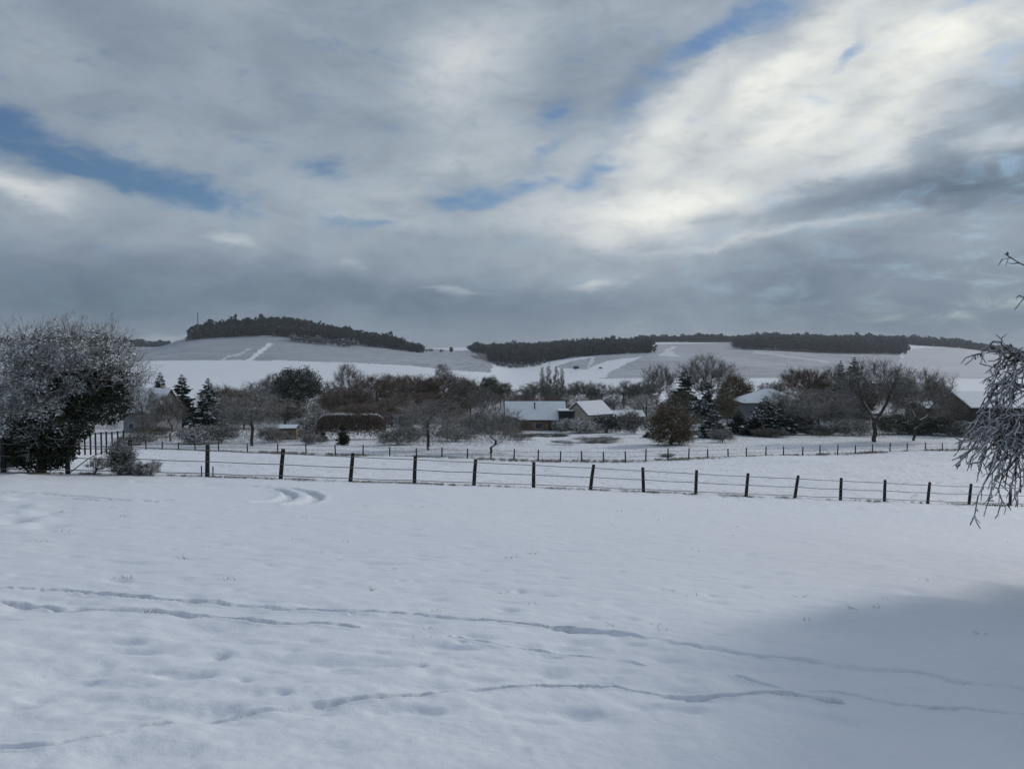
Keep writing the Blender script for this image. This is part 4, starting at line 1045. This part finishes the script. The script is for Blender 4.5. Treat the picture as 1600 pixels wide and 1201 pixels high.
# ------------------------------------------------------------------ the big ivy-grown bush at the left
def img_ells(items, d, depth_r):
    r = []
    for (px, py, rx, ry) in items:
        c = P(px, py, d); r.append((c.x, c.y, c.z, rx/F*d, depth_r*rx/80.0, ry/F*d))
    return r
def big_bush():
    rng = np.random.default_rng(101); d = 27.3; b = ground_at(62, d)
    crown = img_ells([(60,640,70,75),(110,585,90,65),(120,545,85,38),(30,610,55,60),(175,600,52,52),(-25,650,45,60),(200,585,35,35),(155,630,42,34),(60,570,60,40)], d, 1.7)
    T = in_ellipsoids(crown, 1300, rng, .25)
    sp = in_ellipsoids(img_ells([(40,530,60,22),(125,512,60,16),(170,530,50,22),(225,575,28,30),(215,620,22,24),(-10,570,40,40),(90,515,30,14)], d, 1.5), 160, rng, .2); T = np.concatenate([T, sp])
    T = T[T[:,2] > b.z+.25]
    ctr = np.array([b.x, b.y, b.z]); T = T-ctr
    trunk = [(0,0,-.3),(0,0,0),(.02,0,.25),(.08,.05,.5),(.15,0,.8),(.3,0,1.15)]
    A, par, load, kids = skeleton(T, trunk, rng, step=.35, pull=.2)
    tot = load[0]; Rr = np.maximum(.14*(load/tot)**.5, .006); i = np.arange(1, len(A)); big = Rr[i] > .035
    e = empty('ivy_bush', b); tag(e, 'big round snow-dusted bush with dark ivy heart at the left end of the fence', 'bush')
    tb = Bag(); ib = i[big]; v, f = segs(A[par[ib]], A[ib], Rr[par[ib]], Rr[ib], 8); tb.add(v, f)
    link('trunk', tb.mesh('trunk', [M['bark']]), e)
    cb = Bag(); ic = i[~big]; v, f = segs(A[par[ic]], A[ic], np.minimum(Rr[par[ic]], Rr[ic]*1.5), Rr[ic], 4); cb.add(v, f, 0)
    sel = np.zeros(len(A), bool); sel[ic] = Rr[ic] < .03
    for (p0, p1, r0, r1) in twig_set(A, par, sel, rng, 4, .46, .0062, .12, np.array([.3,0,.8]), 3):
        v, f = segs(p0, p1, r0, r1, 3); cb.add(v, f, 1)
    link('twigs', cb.mesh('twigs', [M['bark'], M['twig_snow']]), e)
    ivy = img_ells([(62,700,52,38),(55,672,48,40),(100,655,50,42),(140,610,48,42),(165,628,42,36),(185,600,22,30),(110,620,50,36),(30,690,30,40),(85,690,40,44),(172,580,16,22)], d, 1.5)
    p = in_ellipsoids(ivy, 34000, rng, .45)-ctr; p = p[p[:,2] > -.1]
    v, f = leaves(p, .055, rng); lb = Bag(); lb.add(v, f); link('ivy_leaves', lb.mesh('ivy_leaves', [M['leaf_ivy']]), e)
    fr = img_ells([(40,600,60,45),(90,640,55,35),(60,560,60,35),(110,545,80,30),(30,650,45,40),(160,555,50,25),(195,590,30,30),(85,605,60,30)], d-.35, 1.6)
    cc = in_ellipsoids(fr, 230, rng, .6); p = np.repeat(cc, 120, 0)+rng.normal(size=(230*120,3))*np.repeat(rng.uniform(.04,.17,230), 120)[:,None]-ctr
    v, f = leaves(p, .045, rng, .5); lb = Bag(); lb.add(v, f); link('frosted_leaves', lb.mesh('frosted_leaves', [M['leaf_frost']]), e)
big_bush()
def small_bush(name, label, px, d, wpx, top, seed, mats, n=120, per=8, leaf=0, lsz=.03, rad=.006):
    rng = np.random.default_rng(seed); b = ground_at(px, d); h = ray(px, top)[1]*d-b.z; w = wpx/F*d
    pr = grow(seed, H=h, W=w, kind='shrub', n=n, per=per, tl=h*.22, rad=rad, trunk_r=.03, mats=mats, leaf=leaf, leaf_size=lsz, clear=.05)
    e = empty(name, b); tag(e, label, 'shrub')
    for nm, me in pr['parts']: link('stem' if nm == 'trunk' else 'twigs', me, e)
small_bush('bramble', 'dark bramble with frosted tips leaning on the first fence post beside the ivy bush', 186, 27.4, 44, 684, 51, ('bark','twig_snow','leaf_ivy'), leaf=2200, lsz=.035)
small_bush('bramble', 'low snow-covered bramble at the foot of the fence between the first two posts', 228, 27.6, 56, 719, 52, ('bark','twig_snow','leaf_frost'), leaf=500, lsz=.03)
small_bush('bramble', 'sparse bramble under the overhanging right side of the ivy bush', 145, 27.8, 50, 712, 53, ('bark','twig_snow','leaf_frost'), n=60, per=4)
small_bush('bramble', 'snowy bramble at the outer left foot of the ivy bush', -2, 27.0, 50, 690, 54, ('bark','twig_snow','leaf_frost'))
mm = MB(); a = P(110, 733, 27.2); b_ = P(168, 702, 27.6); mm.tube([(0,0,-.1), (b_-a)*.5+Vector((0,0,.04)), b_-a], [.022,.018,.012], 6); o = mm.build('fallen_branch', M['bark']); o.location = a; tag(o, 'thin dark branch leaning up from the snow right of the ivy bush', 'branch')

# ------------------------------------------------------------------ the drooping snow-laden tree at the right edge
def drooping_tree():
    rng = np.random.default_rng(202); bx, by = 9.6, 11.4; bz = float(pl(bx, by)); e = empty('drooping_tree', (bx, by, bz))
    tag(e, 'snow-laden tree whose drooping twigs hang in from the right edge', 'tree')
    o = np.array([bx, by, bz])
    def wp(px, py, d): return np.array(P(px, py, d))-o
    limbs = []
    top = np.array([-.3,-.1,2.6])
    # limbs that carry the twigs seen in the picture: ends given where they hang
    ends = [(1500,715,11.0),(1493,727,10.7),(1512,700,11.2),(1530,660,11.3),(1520,690,10.6),(1545,735,10.8),(1552,765,10.6),(1516,820,10.5),(1540,795,10.7),(1570,760,10.9),(1580,720,11.0),(1560,690,11.4),(1590,790,10.6),(1600,740,11.1),(1620,760,10.8),(1640,720,11.3),(1605,690,11.0),(1575,640,11.4),(1540,630,11.5),(1518,556,11.2),(1545,590,11.3),(1560,560,11.6),(1590,610,11.0),(1570,397,11.2),(1592,462,11.3),(1660,640,10.8),(1680,700,10.9),(1630,800,10.5),(1660,780,10.7),(1600,650,11.8),(1585,680,10.3),(1508,690,10.9),(1497,705,11.1),(1525,715,10.4),(1538,700,11.1),(1556,720,10.8),(1566,740,10.6),(1547,670,10.9),(1562,650,11.0),(1578,665,10.6),(1590,700,11.0),(1528,742,11.0),(1575,790,11.2),(1560,800,10.9),(1595,770,10.8),(1580,620,11.3),(1596,590,11.2)]
    P0 = []; P1 = []; R0 = []; R1 = []; nodes = []
    def curve(p, q, sag, r0, r1, n=9, jit=.04):
        pts = []
        for k in range(n+1):
            t = k/n; m = p*(1-t)+q*t; m = m+np.array([0,0,1])*sag*math.sin(math.pi*min(1, t*1.05))*(1-.25*t)+(rng.normal(size=3)*jit if 0 < k < n else 0); pts.append(m)
        for k in range(n):
            P0.append(pts[k]); P1.append(pts[k+1]); R0.append(r0+(r1-r0)*k/n); R1.append(r0+(r1-r0)*(k+1)/n)
        return pts
    tr = [np.array([0,0,-.3]), np.array([.02,0,0]), np.array([-.05,.05,.8]), np.array([-.1,0,1.5]), np.array([-.2,-.05,2.2]), np.array([-.1,0,3.0]), np.array([.05,0,3.9]), np.array([.1,.05,5.2]), np.array([.15,0,6.4])]
    tb = Bag(); t_ = np.array(tr); rr = np.array([.22,.19,.16,.15,.13,.11,.09,.06,.03]); v, f = segs(t_[:-1], t_[1:], rr[:-1], rr[1:], 9); tb.add(v, f); link('trunk', tb.mesh('trunk', [M['bark']]), e)
    allp = []
    mains = []
    for k, (a, b2, d) in enumerate([(1560,640,11.2),(1575,600,11.0),(1590,560,11.4),(1600,660,10.7),(1580,680,10.8),(1640,560,11.4),(1650,600,11.3)]):
        q = wp(a, b2, d); s = tr[3+k % 3]; mains.append(curve(s, q, .45, .05, .018, 10, .03))
    def seen(q):
        w_ = q+o; return 800+F*w_[0]/w_[1]
    for k in range(130):   # limbs to the other sides, out of the picture but casting the shade
        a = rng.uniform(-2.2, 2.6); rr_ = rng.uniform(1.8, 3.3); q = np.array([math.cos(a)*rr_+.4, math.sin(a)*rr_, rng.uniform(1.4, 7.2)])
        if seen(q) < 1660: continue
        mains.append(curve(tr[min(8, max(3, int(q[2]*1.15)))], q, .5, .05, .016, 9, .05))
    mp = [p for m in mains for p in m[3:]]
    mp = np.array(mp)
    for (a, b2, d) in ends:
        q = wp(a, b2, d)
        if b2 < 480: s = tr[5]*.5+wp(1700, b2+25, d)*.5; curve(tr[5], s, .1, .03, .015, 5, .03); pts = curve(s, q, .1, .014, .005, 8, .03); allp += [(pts[j], pts[j+1]) for j in range(4, 8)]; continue
        dd_ = np.linalg.norm(mp-q-np.array([0,0,.5]), axis=1); s = mp[int(np.argmin(dd_))]
        pts = curve(s, q, .22, .014, .0075, 9, .028); allp += [(pts[j], pts[j+1]) for j in range(1, 9)]
    # secondary drooping shoots
    for m in mains:
        for p in m[3:]:
            for _ in range(3):
                dv = rng.normal(size=3)*np.array([.5,.5,.15]); q = p+dv+np.array([0,0,-rng.uniform(.2,.9)])
                if q[2] < .35: continue
                py_ = 545-F*(q+o)[2]/(q+o)[1]
                if seen(q) < 1625 and (py_ < 590 or seen(q) < 1500): continue
                if seen(q) < 1600 and rng.uniform() < .4: continue
                pts = curve(p, q, .15, .012, .006, 6, .03); allp += [(pts[j], pts[j+1]) for j in range(1, 6)]
    S0 = []; S1 = []
    for (p, q) in allp:
        dirv = unit(q-p)
        for _ in range(2):
            t = rng.uniform(); s = p*(1-t)+q*t; dv = unit(dirv*.8+rng.normal(size=3)*.55+np.array([0,0,-.35])); l = rng.uniform(.07,.24); m_ = s+dv*l*.5; n_ = m_+unit(dv+rng.normal(size=3)*.4+np.array([0,0,-.25]))*l*.5
            S0 += [s, m_]; S1 += [m_, n_]
    cb = Bag(); v, f = segs(np.array(P0), np.array(P1), np.array(R0), np.array(R1), 6); cb.add(v, f, 0)
    v, f = segs(np.array(S0), np.array(S1), np.full(len(S0), .0062), np.full(len(S0), .003), 5); cb.add(v, f, 0)
    link('branches', cb.mesh('branches', [M['bark']]), e)
    # snow lying along the tops of the twigs
    A0 = np.concatenate([np.array(P0), np.array(S0)]); A1 = np.concatenate([np.array(P1), np.array(S1)]); RR = np.concatenate([np.array(R0), np.full(len(S0), .006)])
    keep = rng.uniform(size=len(A0)) < .72; up = np.array([0,0,1.])
    A0 = A0[keep]; A1 = A1[keep]; RR = RR[keep]; off = (RR*.75+.004)[:,None]*up
    v, f = segs(A0+off, A1+off, RR*.55+.0038, RR*.55+.003, 5); sb = Bag(); sb.add(v, f); link('snow_coat', sb.mesh('snow_coat', [plain('twig_frost', (.62,.65,.70), (.22,.22,.22), scale=9)]), e)
    # a few withered leaves
    lp = []
    for (a, b2, d) in [(1519,558,11.2),(1530,556,11.2),(1546,592,11.3),(1552,570,11.2),(1494,727,10.7),(1502,716,10.9),(1550,545,11.5),(1580,556,11.5),(1572,398,11.2)]:
        lp.append(wp(a, b2, d))
    lp = np.array(lp+[allp[k][1] for k in rng.choice(len(allp), 260)]); lp = np.repeat(lp, 2, 0)+rng.normal(size=(len(lp)*2,3))*.02
    v, f = leaves(lp, .042, rng); b3 = Bag(); b3.add(v, f); link('withered_leaves', b3.mesh('withered_leaves', [M['leaf_olive']]), e)
drooping_tree()
